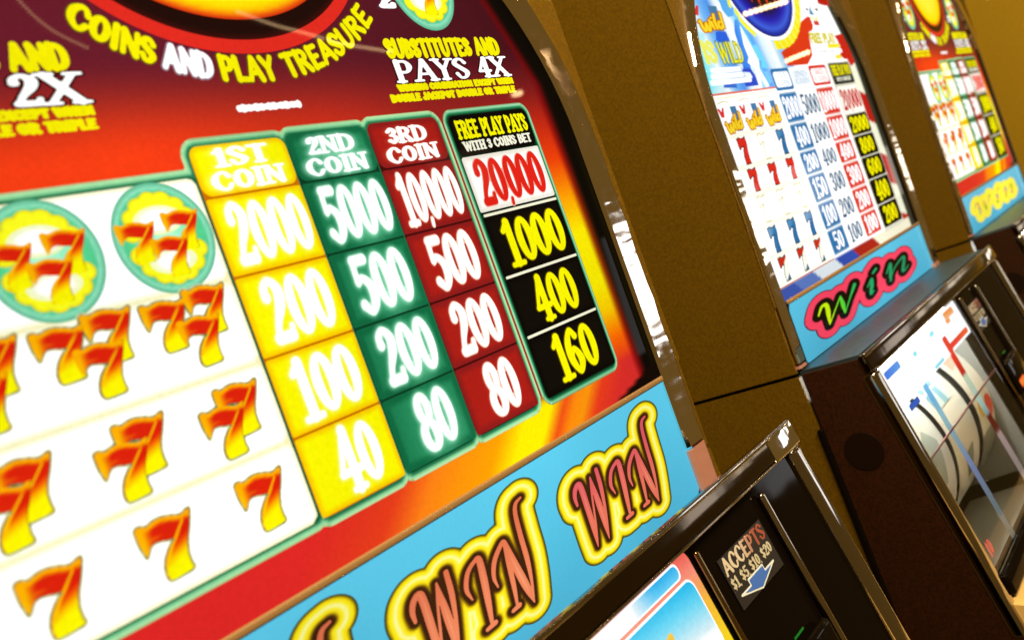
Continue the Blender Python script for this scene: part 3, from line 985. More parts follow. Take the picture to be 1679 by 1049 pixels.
def treasure_glass(R):
    bg = layer('art_glass', sd_open(-.0002), (-.2600, .002, .2420, .415), .0026, art_bg, R, MF, 0.0)
    # disc and ring at the top
    c0, a0, b0 = (-.0325, .3500), .112, .0865
    clip = sd_open(-.0004)
    E = lambda k: sd_ell(c0[0], c0[1], a0 - k, b0 - k)
    bb = (c0[0] - .13, .255, c0[0] + .13, .413)
    layer('disc_ring', inter(E(0), clip), bb, .0022, (226, 42, 30), bg, MF, .0003)
    layer('disc_black_ring', inter(E(.0075), clip), bb, .0022, lambda x, y, d: mix((30, 6, 4), (60, 10, 8), sstep(-.004, 0, d)), bg, MF, .0005)  # black printed ring between the red ring and the disc
    layer('disc', inter(E(.0185), clip), bb, .0022, lambda x, y, d: stops(d, [(-.03, (255, 240, 60)), (-.008, (255, 226, 0)), (-.0045, (255, 190, 0)), (-.0025, (250, 110, 10)), (0, (205, 46, 12))]), bg, MF, .0007)
    # words bent round the disc
    S = []
    arc = dict(C=0)
    ea, eb = a0 + .0215, b0 + .0150
    for word, ua, ub in (('COINS', -.1300, -.0915), ('AND', -.0880, -.0610), ('PLAY', -.0565, -.0195), ('TREASURE', -.0130, .0690)):
        wl = [G[c][0] for c in word]
        tot = sum(wl)
        x = 0
        W = []
        for ch, wd in zip(word, wl):
            um = ua + (ub - ua) * (x + wd / 2) / tot
            x += wd
            ph = -math.acos(max(-1, min(1, (um - c0[0]) / ea)))
            pv = c0[1] + eb * math.sin(ph)
            tx, ty = -ea * math.sin(ph), eb * math.cos(ph)
            tl = math.hypot(tx, ty)
            tx, ty = tx / tl, ty / tl
            hh = .0128
            sx = (ub - ua) / tot / max(.45, abs(tx)) * .98
            for q in G[ch][1]:
                q = np.array(q, float)
                gx, gy = (q[:, 0] - wd / 2) * sx, q[:, 1] * hh
                W.append(np.stack([um + gx * tx - gy * ty, pv + gx * ty + gy * tx, (q[:, 2] + .060) * hh], 1))
        F = sd_segs(segs_of(W))
        P = np.concatenate(W)
        bb2 = (P[:, 0].min() - .004, P[:, 1].min() - .004, P[:, 0].max() + .004, P[:, 1].max() + .004)
        cl = (252, 250, 250) if word == 'AND' else (250, 240, 0)
        layer('lettering', F, bb2, .0006, (110, 80, 20) if word != 'AND' else (150, 120, 130), bg, MF, .0005, None, None, .0007)
        layer('lettering', F, bb2, .0005, cl, bg, MF, .0009)
    Y, Wt = (250, 240, 0), (255, 255, 250)
    for du, num in ((0, '4X'), (-.3195, '2X')):
        f = lambda u: u + du
        text('lettering', 'SUBSTITUTES AND', (f(.0705), .2585, f(.1850), .2700), Y, bg, MF, .0008, False, .075, .02)
        text('lettering', 'PAYS ' + num, (f(.0715), .2425, f(.1880), .2568), (60, 10, 8), bg, MF, .0006, True, .06)
        text('lettering', 'PAYS ' + num, (f(.0715), .2425, f(.1880), .2568), Wt, bg, MF, .0008, True, .01)
        text('lettering', 'WINNING COMBINATION EXCEPT WHEN', (f(.0690), .2372, f(.1880), .2410), Y, bg, MF, .0008, False, .135, .02, None, .06)
        text('lettering', 'DOUBLE JACKPOT DOUBLE OR TRIPLE', (f(.0600), .2308, f(.1870), .2350), Y, bg, MF, .0008, False, .135, .02, None, .06)
    pill = rect(-.0545, .2325, -.0108, .2362, .0017)
    layer('maker_line', lambda x, y: pill(x, y) + .0004 * np.sin(x * 1100) * np.sin(x * 430 + 1), (-.056, .231, -.009, .238), .0006, Wt, bg, MF, .0008)
    # jewels in the upper corners
    for cu, l in ((.1235, 'oval coin medallion at the upper right of the glass'), (-.1835, 'oval coin medallion at the upper left of the glass')):
        medallion(R, cu, .3100, .0320, .0345, l)
        text('lettering', '2', (cu - .044, .2905, cu - .030, .3020), Wt, bg, MF, .0012, True, .05)
    # outline round the pay table
    tb = union(rect(-.2570, ROWS[5], CY[0] + .002, .2035, .006), rect(CY[0], ROWS[5] - .001, CY[1], ROWS[0], .006), rect(CG[0], ROWS[5] - .001, CG[1], ROWS[0] + .001, .006), rect(CR_[0], ROWS[5] - .001, CR_[1], ROWS[0] + .002, .006))
    oc = lambda x, y, d: stops(d, [(-.001, (16, 92, 58)), (.0007, (50, 140, 90)), (.0015, (140, 220, 160)), (.0026, (165, 228, 165)), (.0034, (205, 240, 175)), (.0040, (150, 110, 60))])
    layer('table_outline', inter(tb, clip), (-.2595, .020, .1, .226), .0014, oc, R, MF, .0004, None, None, .0038)
    bx = rect(CB[0], ROWS[5] - .001, CB[1], ROWS[0] + .0015, .006)
    layer('table_outline', bx, (.096, .020, .197, .226), .0014, lambda x, y, d: stops(d, [(-.002, (4, 30, 16)), (0, (8, 80, 45)), (.0012, (60, 170, 110)), (.0026, (190, 250, 205)), (.0036, (130, 120, 60))]), R, MF, .0004, None, None, .0036)
    under = layer('table_backing', inter(rect(-.2565, ROWS[5] + .0006, CY[0] - .0012, .2026, .004), clip), (-.2570, .02, -.09, .205), .004, (255, 247, 190), R, MF, .0006)
    for (ua, ub), cu_ in ((CY, (205, 112, 0)), (CG, (6, 58, 32)), (CR_, (62, 8, 8))):
        layer('table_backing', rect(ua + .0004, ROWS[5], ub - .0004, ROWS[0] - .0015, .005), (ua, ROWS[5], ub, ROWS[0]), .004, cu_, R, MF, .0006)
    # rows of symbols
    wl, wr = -.2565, CY[0] - .0012
    rows = []
    for i, (vt, vb) in enumerate(((.2030, .1515), (.1515, .1100), (.1100, .0697), (.0697, .0290))):
        F = rect(wl, vb + .0004, wr, vt - .0004, .004)
        rows.append(layer('symbol_row', inter(F, clip), (wl, vb, wr, vt), .004, lambda x, y, d: mix((255, 255, 255), (255, 253, 205), sstep(-.0016, -.0002, d)), R, MF, .0008))
    for cu, l in ((-.2365, None), (-.1770, 'oval medallion of coins and three sevens, middle of its row'), (-.1200, 'oval medallion of coins and three sevens, nearest the yellow column')):
        if cu > -.22:
            medallion(R, cu, .1770, .0255, .0262, l)
    for k in range(3):
        u = -.1940 + .0498 * k - .0498 * (k == 0) * 0
    for u in (-.2450, -.1950, -.1455):
        flame_sevens('triple_seven', [(u + .0000, .1265), (u + .0225, .1290), (u + .0145, .1160)], rows[1], .0235)
    for u in (-.2375, -.1868, -.1360):
        flame_sevens('double_seven', [(u + .0105, .0805), (u, .0728)], rows[2], .0245)
    for u in (-.2320, -.1822, -.1315):
        flame_sevens('single_seven', [(u, .0362)], rows[3], .0265)
    # pay cells
    cols = (('yellow', CY, '1ST', ('2000', '200', '100', '40')), ('green', CG, '2ND', ('5000', '500', '200', '80')), ('red', CR_, '3RD', ('10,000', '500', '200', '80')))
    for kind, (u0, u1), hd, nums in cols:
        dv = {'yellow': 0, 'green': .001, 'red': .002}[kind]
        cu = (u0 + u1) / 2
        hb = [(cu - .0175, .2058, cu + .0175, .2152), (cu - .0230, .1940, cu + .0230, .2034)]
        table_cell(R, (u0, ROWS[1], u1, ROWS[0] + dv), kind + '_head', [hd, 'COIN'], hb, '%s heading cell reading %s COIN' % (kind, hd))
        for i, s in enumerate(nums):
            vt, vb = ROWS[i + 1], ROWS[i + 2]
            wd = {2: .0300, 3: .0430, 4: .0500, 6: .0540}[len(s)]
            off = .002 if len(s) > 2 else .004
            table_cell(R, (u0, vb, u1, vt), kind + ('_head' if i == 9 else ''), s, (cu - wd / 2 + off, vb + .0045, cu + wd / 2 + off, vt - .0035), '%s pay cell reading %s' % (kind, s))
    u0, u1 = CB
    cu = (u0 + u1) / 2
    table_cell(R, (u0, ROWS[1], u1, ROWS[0] + .001), 'black_head', ['FREE PLAY PAYS', 'WITH 3 COINS BET'], [(u0 + .0055, .2030, u1 - .0050, .2145), (u0 + .0070, .1945, u1 - .0060, .2005)], 'black heading cell with yellow and white words')
    table_cell(R, (u0, ROWS[2] + .0020, u1 - .0005, ROWS[1]), 'plate', '20,000', (u0 + .0075, ROWS[2] + .0058, u1 - .0065, ROWS[1] - .0030), 'white pay cell with 20,000 in red')
    for i, s in enumerate(('1000', '400', '160')):
        vt, vb = ROWS[i + 2], ROWS[i + 3]
        wd = {3: .0500, 4: .0680}[len(s)]
        table_cell(R, (u0, vb, u1, vt), 'black', s, (cu - wd / 2 + .003, vb + .0050, cu + wd / 2 + .003, vt - .0045), 'black pay cell with %s in yellow' % s)
    for v in (ROWS[2] + .0002, ROWS[3], ROWS[4]):
        layer('divider_line', rect(u0 + .0015, v - .0009, u1 - .0015, v + .0009, .0008), (u0, v - .002, u1, v + .002), .002, (250, 246, 215), R, MF, .0013)


# ------------------------------------------------------------------ the flag glass (second machine)
PLAIN7 = sd_poly([(.0, 1.0), (.10, .97), (.25, 1.02), (.60, .95), (1.0, 1.02), (1.0, .76), (.84, .48), (.78, .22), (.80, .0), (.20, .0), (.22, .26), (.36, .50), (.56, .68), (.28, .66), (.13, .58), (.0, .60)])
POLY = {
    'blue_a': [(-.1900, .2743), (-.1656, .2743), (-.1638, .2666), (-.1634, .2631), (-.1918, .2634), (-.1963, .2655)],
    'sky_a': [(-.1597, .3114), (-.1349, .3120), (-.1332, .2999), (-.1264, .3001), (-.1319, .2914), (-.1481, .2898), (-.1518, .2933), (-.1559, .2981), (-.1557, .3045)],
    'sky_b': [(-.1338, .2871), (-.1247, .2879), (-.1181, .2814), (-.1144, .2734), (-.1118, .2662), (-.1092, .2589), (-.0997, .2595), (-.0957, .2557), (-.0875, .2378), (-.0908, .2320), (-.1056, .2340), (-.1005, .2419), (-.1146, .2422), (-.1172, .2496), (-.1245, .2533), (-.1304, .2484), (-.1344, .2335), (-.1544, .2341), (-.1535, .2412), (-.1461, .2480), (-.1450, .2594), (-.1451, .2693), (-.1438, .2749)],
    'blue_b': [(-.2172, .2169), (-.1851, .2153), (-.1851, .2218), (-.2128, .2223)],
    'blue_c': [(-.1639, .2154), (-.1294, .2153), (-.1299, .2262), (-.1355, .2343), (-.1527, .2365), (-.1608, .2313), (-.1413, .2298), (-.1384, .2241), (-.1648, .2221)],
    'sky_c': [(-.1036, .2300), (-.0937, .2297), (-.0902, .2172), (-.1043, .2154)],
    'red_a': [(-.0356, .2494), (-.0121, .2552), (.0129, .2620), (.0340, .2730), (.0647, .2870), (.0912, .2934), (.0994, .2923), (.1004, .2813), (.0923, .2754), (.0761, .2729), (.0637, .2482), (.0620, .2442), (.0358, .2334), (-.0300, .2334), (-.0320, .2401)],
    'red_b': [(.1661, .2683), (.2003, .2708), (.2084, .2527), (.2128, .2309), (.1911, .2261), (.1854, .2361), (.1329, .2383), (.1617, .2464), (.1735, .2603)],
    'red_c': [(.1517, .3215), (.1903, .3226), (.1892, .3087), (.1663, .3087), (.1462, .3109)],
    'star_a': [(.1143, .3090), (.1129, .3026), (.1193, .2946), (.1007, .2961)],
    'star_b': [(.0995, .2948), (.1183, .2899), (.1282, .2951), (.1242, .2874), (.1048, .2906)],
    'star_c': [(.1070, .2881), (.1254, .2874), (.1255, .2814), (.1060, .2822)],
    'star_d': [(.0956, .3040), (.1049, .3029), (.1005, .3007), (.0943, .3014)],
    'star_e': [(.1221, .3036), (.1409, .3043), (.1354, .2999), (.1301, .3020)],
    'cyan_blob': [(-.2335, .2751), (-.2166, .2724), (-.2218, .2657), (-.2377, .2659)],
}


def wild_logo(name, parent, u0, v0, u1, v1, h=.0010):
    """red and blue sevens behind the slanting script word Wild"""
    w_, h_ = u1 - u0, v1 - v0
    Fr = sd_poly([(u0, v1), (u0 + .10 * w_, v1 - .02 * h_), (u0 + .17 * w_, v1 - .16 * h_), (u0 + .24 * w_, v1), (u0 + .32 * w_, v1), (u0 + .22 * w_, v1 - .38 * h_), (u0 + .08 * w_, v1 - .36 * h_)])
    lg = layer(name, Fr, (u0, v1 - .4 * h_, u0 + .35 * w_, v1), w_ / 40, (228, 48, 48), parent, MF, h)
    layer('blue_seven', sd_poly([(u0 + .62 * w_, v1), (u0 + .92 * w_, v1), (u0 + .90 * w_, v0 + .02 * h_), (u0 + .62 * w_, v0 + .04 * h_)]), (u0 + .55 * w_, v0, u1, v1), w_ / 40, (74, 128, 172), lg, MF, h + .0001)
    st = [smooth([(.02, .52, .03), (.10, .62, .05), (.12, .30, .07), (.20, .10, .06), (.29, .48, .06), (.31, .20, .07), (.38, .12, .06), (.46, .62, .05)], 5),
          smooth([(.52, .52, .06), (.53, .30, .07), (.57, .16, .05)], 4), [(.54, .68, .05), (.56, .72, .05)],
          smooth([(.70, .86, .06), (.66, .50, .07), (.69, .18, .06)], 4),
          smooth([(.90, .46, .05), (.82, .50, .06), (.78, .28, .06), (.84, .14, .05), (.92, .30, .06)], 5), [(.98, .92, .06), (.95, .20, .06)]]
    st = [np.array(q, float) + np.array([0, -.04, 0]) for q in st]
    st = [np.stack([q[:, 0], q[:, 1] + (q[:, 0] - .5) * .10, q[:, 2]], 1) for q in st]
    F = scaled(sd_segs(segs_of(st)), u0 + .10 * w_, v0, .86 * w_, h_ * .80)
    bb = (u0 - .04 * w_, v0 - .1 * h_, u1 + .1 * w_, v1 + .05 * h_)
    layer('lettering', F, bb, (w_ / 60, h_ / 40), lambda x, y, d: mix((225, 120, 0), (130, 60, 10), sstep(.0, .03, d)), lg, MF, h + .0003, None, None, .030)
    layer('lettering', F, bb, (w_ / 60, h_ / 40), lambda x, y, d: mix((255, 228, 50), (255, 200, 20), sstep(-.05, -.01, d)), lg, MF, h + .0005, None, None, -.012)
    return lg


def plain_seven(parent, u, v, w_, h_, kind):
    F0 = scaled(PLAIN7, u, v, w_, h_)
    bb = (u - .1 * w_, v - .1 * h_, u + 1.1 * w_, v + 1.1 * h_)
    st = (w_ / 22, h_ / 22)
    edge = {'red': (110, 30, 20), 'blue': (35, 60, 85), 'white': (222, 208, 130), 'three': (90, 90, 70)}[kind]
    s = layer('seven', F0, bb, st, edge, parent, MF, .0011, None, None, .028)

    def col(x, y, d):
        b = (y - v) / h_ - (x - u) / w_ * .5
        if kind == 'red':
            return mix((228, 46, 30), (250, 120, 95), sstep(.1, -.1, np.abs(b - .2)) * .25)
        if kind == 'blue':
            return mix((40, 112, 168), (120, 175, 210), sstep(.3, .7, b) * .5)
        if kind == 'white':
            return mix((255, 255, 250), (255, 255, 235), sstep(-.06, 0, d))
        return np.where((b > .42)[:, None], np.array((205, 45, 25.)), np.where((b > -.12)[:, None], np.array((255, 253, 235.)), np.array((50, 105, 140.))))
    layer('seven_face', F0, bb, st, col, s, MF, .0013, None, None, -.02)
    return s


def flag_bg(x, y, d):
    c = np.tile((255, 255, 255.), (len(x), 1))
    sky = stops(x + (y - .21) * .22, [(-.25, (150, 240, 255)), (-.232, (215, 250, 255)), (-.205, (240, 252, 255)), (-.188, (120, 190, 250)), (-.165, (80, 150, 240)), (-.150, (235, 248, 255)), (-.128, (250, 253, 255)), (-.112, (130, 215, 255)), (-.092, (90, 165, 248)), (-.070, (225, 246, 255)), (-.045, (245, 252, 255)), (-.030, (160, 215, 252)), (-.012, (110, 180, 245)), (0, (250, 252, 255))])
    c = mix(c, sky, sstep(.2105, .2125, y) * sstep(.02, -.02, x))
    c = mix(c, (120, 245, 255), sstep(-.215, -.250, x) * sstep(.212, .222, y) * sstep(.285, .26, y))
    # waving red and white stripes down the right-hand margin
    sl = y + (x - .2) * .25
    red = np.zeros(len(x), bool)
    for a, b in ((.1490, .1900), (.0640, .1050), (-.02, .0235)):
        red |= (sl > a) & (sl < b)
    c = np.where((red & (x > .178))[:, None], np.array((190, 24, 20.)), c)
    c = np.where(((~red) & (x > .178) & (y < .23))[:, None], np.array((250, 250, 222.)), c)
    # foot of the glass: blue, red and white ends of the flag
    bt = y < .0165
    xs = x + (y - .01) * 1.5
    fc = np.where((xs < -.205)[:, None], np.array((60, 85, 170.)), np.where((xs < -.150)[:, None], np.array((90, 120, 190.)), np.where((xs < -.080)[:, None], np.array((225, 235, 240.)), np.where((xs < -.020)[:, None], np.array((48, 78, 175.)), np.where((xs < .06)[:, None], np.array((172, 36, 22.)), np.array((250, 245, 215.)))))))
    c = np.where(bt[:, None], fc, c)
    xb = .2110 - np.maximum(0, y - .235) * .42
    c = mix(c, (48, 52, 40), sstep(xb - .002, xb + .005, x))
    return mix(c, (6, 3, 2), sstep(xb + .012, xb + .022, x))


def flag_glass(R):
    bg = layer('art_glass', sd_open(-.0002), (-.2600, .002, .2420, .415), .0026, flag_bg, R, MF, 0.0)
    clip = sd_open(-.0004)
    cols = {'blue_a': (42, 100, 228), 'blue_b': (60, 112, 216), 'blue_c': (48, 78, 205), 'sky_a': (95, 180, 248), 'sky_c': (125, 205, 250), 'red_a': (226, 58, 22), 'red_b': (205, 34, 20),
            'red_c': (192, 26, 16), 'star_a': (80, 150, 185), 'star_b': (252, 225, 60), 'star_c': (215, 60, 35), 'star_d': (40, 40, 40), 'star_e': (60, 70, 60), 'cyan_blob': (190, 245, 255)}
    for k, p in POLY.items():
        P = np.array(p)
        bb = (*(P.min(0) - .001), *(P.max(0) + .001))
        nm = {'b': 'blue_field', 's': 'sky_field', 'r': 'flag_stripe', 'c': 'sky_field'}[k[0]] if not k.startswith('star') else 'star_emblem'
        cl = cols.get(k)
        if k == 'sky_b':
            cl = lambda x, y, d: mix((60, 135, 242), (115, 220, 255), sstep(-.145, -.105, x))
        layer(nm, inter(sd_poly(p), clip), bb, .0012, cl, bg, MF, .0003)
    # oval screen with its ring of yellow words
    c0, a0, b0 = (-.0360, .3440), .1010, .0765
    bb = (-.165, .24, .10, .413)
    band = inter(sd_ell(c0[0], c0[1], a0 + .0240, b0 + .0145), neg(sd_ell(c0[0], c0[1], a0 + .0060, b0 + .0040)), lambda x, y: .060 * 0 + (-(x + .048)))
    bump = lambda x, y: band(x, y) + .0006 * np.sin(np.arctan2((y - c0[1]) / b0, (x - c0[0]) / a0) * 61) * np.sin(x * 170)
    layer('halo_ring', inter(sd_ell(c0[0], c0[1], a0 + .0045, b0 + .0035), clip), bb, .002, (255, 255, 255), bg, MF, .0004)
    layer('word_ring', inter(bump, clip), bb, .0014, lambda x, y, d: mix((255, 240, 0), (255, 248, 150), (np.sin(x * 330 + y * 210) > .3) * .6), bg, MF, .0005)
    for p in ([(-.1317, .3078), (-.1328, .3035)], [(-.1226, .2965), (-.1193, .2922)], [(-.1184, .2872), (-.1088, .2800), (-.0944, .2719)]):
        S = segs_of([[(u, v, .0038) for u, v in p]])
        layer('yellow_dash', sd_segs(S), (-.14, .262, -.085, .315), .0016, (250, 245, 60), bg, MF, .0005)
    layer('oval_screen', inter(sd_ell(c0[0], c0[1], a0, b0), clip), bb, .002,
          lambda x, y, d: stops(d / b0, [(-1, (30, 10, 4)), (-.52, (46, 26, 4)), (-.42, (26, 12, 60)), (-.26, (34, 28, 170)), (-.12, (62, 100, 218)), (-.07, (40, 60, 180)), (0, (16, 24, 110))]), bg, MF, .0006)
    fl = [sd_poly([(u - .006, .325), (u + .006, .325), (u + .001, b)]) for u, b in ((-.0700, .3065), (-.0495, .3010), (-.0265, .3010), (-.0020, .3050), (.018, .312))]
    layer('screen_flames', union(*fl), (-.08, .3, .03, .325), .0012, (232, 62, 40), bg, MF, .0008)
    # wording
    wild_logo('wild_logo', bg, -.2330, .2735, -.1640, .3010, .0010)
    Y = (250, 246, 40)
    text('lettering', 'IS', (-.2380, .2425, -.2080, .2640), (246, 246, 110), bg, MF, .0010, False, .06)
    text('lettering', 'WILD', (-.2020, .2410, -.1450, .2630), (70, 110, 60), bg, MF, .0007, False, .05)
    text('lettering', 'WILD', (-.2020, .2410, -.1450, .2630), Y, bg, MF, .0010, False, .0)
    for v, ua, ub in ((.2345, -.2340, -.1620), (.2285, -.2380, -.1600), (.2225, -.2440, -.1440)):
        layer('word_line', rect(ua, v - .0026, ub, v + .0026, .002), (ua, v - .004, ub, v + .004), .0022, WH, bg, MF, .0006)
    stf = [sd_poly([(-.1330, .2590), (-.1250, .2820), (-.1150, .2600), (-.1080, .2420), (-.1130, .2330), (-.1030, .2130), (-.1130, .2125), (-.1190, .2240), (-.1240, .2120), (-.1310, .2130), (-.1250, .2340), (-.1390, .2405), (-.1310, .2460)])]
    layer('white_star', union(*stf), (-.14, .212, -.1, .285), .0014, WH, bg, MF, .0006)
    text('lettering', 'FREE PLAY', (.0730, .2590, .1640, .2715), (90, 70, 0), bg, MF, .0007, False, .06)
    text('lettering', 'FREE PLAY', (.0730, .2590, .1640, .2715), (255, 242, 0), bg, MF, .0010, False, .01)
    for v, ua, ub, c in ((.2545, .0730, .1740, WH), (.2545, .1260, .1720, (255, 240, 30)), (.2480, .0700, .1750, WH), (.2425, .0690, .1640, WH), (.2400, .1420, .1640, (255, 235, 60)), (.2365, .0550, .1700, WH)):
        layer('word_line', rect(ua, v - .0028, ub, v + .0028, .0015), (ua, v - .004, ub, v + .004), .0022, c, bg, MF, .0006 + (.0002 if c != WH else 0))
    text('lettering', 'PAYS WITH 3 COINS', (.0800, .2462, .1500, .2492), (150, 150, 140), bg, MF, .0010, False, -.01, 0, None, .08)
    # pay table
    r6 = [.2045, .1690, .1370, .1097, .0780, .0472, .0182]
    layer('red_rule', rect(-.2570, .2098, -.0850, .2120, .0005), (-.2575, .209, -.084, .213), .003, (236, 120, 90), R, MF, .0006)
    rows = []
    for i in range(6):
        vt, vb = r6[i] + (.004 if i == 0 else 0), r6[i + 1]
        F = rect(-.2565, vb + .0005, -.0890, vt - .0005, .001)
        rows.append(layer('symbol_row', F, (-.2570, vb, -.0885, vt), .004, lambda x, y, d: mix((255, 255, 255), (255, 251, 210), sstep(-.0014, -.0002, d)), R, MF, .0006))
    layer('rule_line', rect(-.2565, .0158, -.089, .0172, .0003), (-.2570, .015, -.0885, .018), .004, (205, 120, 90), R, MF, .0006)
    us = (-.2325, -.1815, -.1312)
    for k, u in enumerate(us):
        wild_logo('wild_logo', rows[0], u - .0200 + .002, .1715, u + .0290, .1975, .0010)
        layer('mark', segline([(u - .014, .2015), (u, .2035), (u + .012, .2020)], .0005), (u - .02, .2, u + .02, .205), .0009, (215, 205, 110), rows[0], MF, .0009)
    for i, kinds in enumerate((('red', 'white', 'blue'), ('red',) * 3, ('white',) * 3, ('blue',) * 3, ('three',) * 3)):
        vt, vb = r6[i + 1], r6[i + 2]
        for u, kd in zip(us, kinds):
            hh = vt - vb
            plain_seven(rows[i + 1], u + .0005 - i * .0006, vb + hh * .07, .0205, hh * .82, kd)
    B, RD = (44, 120, 178), (224, 52, 30)
    tabs = (('blue', (-.0880, -.0345), ('2000', '400', '200', '150', '100', '50'), B, WH), ('white', (-.0335, .0295), ('5000', '1000', '400', '300', '200', '100'), (255, 255, 252), (40, 92, 130)),
            ('red', (.0305, .0915), ('10000', '1000', '400', '300', '200', '100'), RD, WH))
    for nm, (u0, u1), nums, cb, ct in tabs:
        F = rect(u0, .2065, u1, .2315, .003)
        hd = layer('pay_cell', F, (u0, .2065, u1, .2315), .0025, lambda x, y, d, cb=cb: np.tile(np.array(cb, float), (len(x), 1)), R, MF, .0009, None, nm + ' heading cell above its column')
        layer('heading_words', rect(u0 + .004, .2100, u1 - .004, .2275, .004), (u0, .2065, u1, .2315), .0018, WH if nm != 'white' else (240, 248, 255), hd, MF, .0012)
        text('lettering', {'blue': '1ST', 'white': '2ND', 'red': '3RD'}[nm], (u0 + .012, .2195, u1 - .012, .2265), (205, 222, 235) if nm != 'red' else (245, 190, 180), hd, MF, .0014, True, .0)
        text('lettering', 'COIN', (u0 + .009, .2110, u1 - .009, .2180), (205, 222, 235) if nm != 'red' else (245, 190, 180), hd, MF, .0014, True, .0)
        for i, s in enumerate(nums):
            vt, vb = r6[i], r6[i + 1]
            Fc = rect(u0 + .0003, vb + .0005, u1 - .0003, vt - .0005, .001)
            ce = layer('pay_cell', Fc, (u0, vb, u1, vt), .0030, lambda x, y, d, cb=cb: mix(cb, (255, 255, 250), sstep(-.0007, -.0001, d) * .75), R, MF, .0009, None, '%s pay cell reading %s' % (nm, s))
            wd = (u1 - u0) * {2: .55, 3: .72, 4: .88, 5: .94}[len(s)]
            cu = (u0 + u1) / 2
            hh = vt - vb
            tb = (cu - wd / 2, vb + hh * .14, cu + wd / 2, vt - hh * .13)
            text('numeral', s, tb, ct, ce, MF, .0013, False, .0 if nm != 'white' else -.004, .0, None, .04)
    u0, u1 = .1035, .1835
    kb = [.2025, .1655, .1375, .1095, .0803, .0473, .0177]
    layer('table_frame', rect(u0 - .0030, kb[6] - .004, u1 + .0030, .2345, .003), (u0 - .004, .012, u1 + .004, .236), .003, (232, 228, 205), R, MF, .0005)
    hd = layer('pay_cell', rect(u0, .2045, u1, .2320, .002), (u0, .2045, u1, .2320), .0026, (44, 46, 40), R, MF, .0009, None, 'dark heading cell with yellow words')
    text('lettering', 'FREE PLAY PAYS', (u0 + .005, .2165, u1 - .005, .2290), (252, 240, 0), hd, MF, .0013, False, .05, .03)
    text('lettering', 'WITH 3 COINS BET', (u0 + .012, .2085, u1 - .012, .2135), (250, 250, 225), hd, MF, .0013, False, .03)
    for i, s in enumerate(('20,000', '2000', '800', '600', '400', '200')):
        vt, vb = kb[i], kb[i + 1]
        cb = (255, 252, 240) if i == 0 else (14, 10, 4)
        ce = layer('pay_cell', rect(u0, vb + .0008, u1, vt - .0008, .0015), (u0, vb, u1, vt), .004, cb, R, MF, .0009, None, ('white pay cell with %s in red' if i == 0 else 'black pay cell with %s in yellow') % s)
        cu, wd, hh = (u0 + u1) / 2, (u1 - u0) * {3: .66, 4: .86, 6: .92}[len(s)], vt - vb
        text('numeral', s, (cu - wd / 2, vb + hh * .14, cu + wd / 2, vt - hh * .12), (205, 30, 20) if i == 0 else (255, 244, 0), ce, MF, .0013, False, .01, 0, None, .035)


def segline(pts, r):
    return sd_segs(segs_of([[(u, v, r) for u, v in pts]]))


# ------------------------------------------------------------------ the blue signs
def sm(pts, rads, n=6):
    P = np.array(pts, float)
    rr = np.interp(np.linspace(0, 1, len(P)), np.linspace(0, 1, len(rads)), rads)
    return smooth(np.column_stack([P, rr]), n)


KU = 1.75


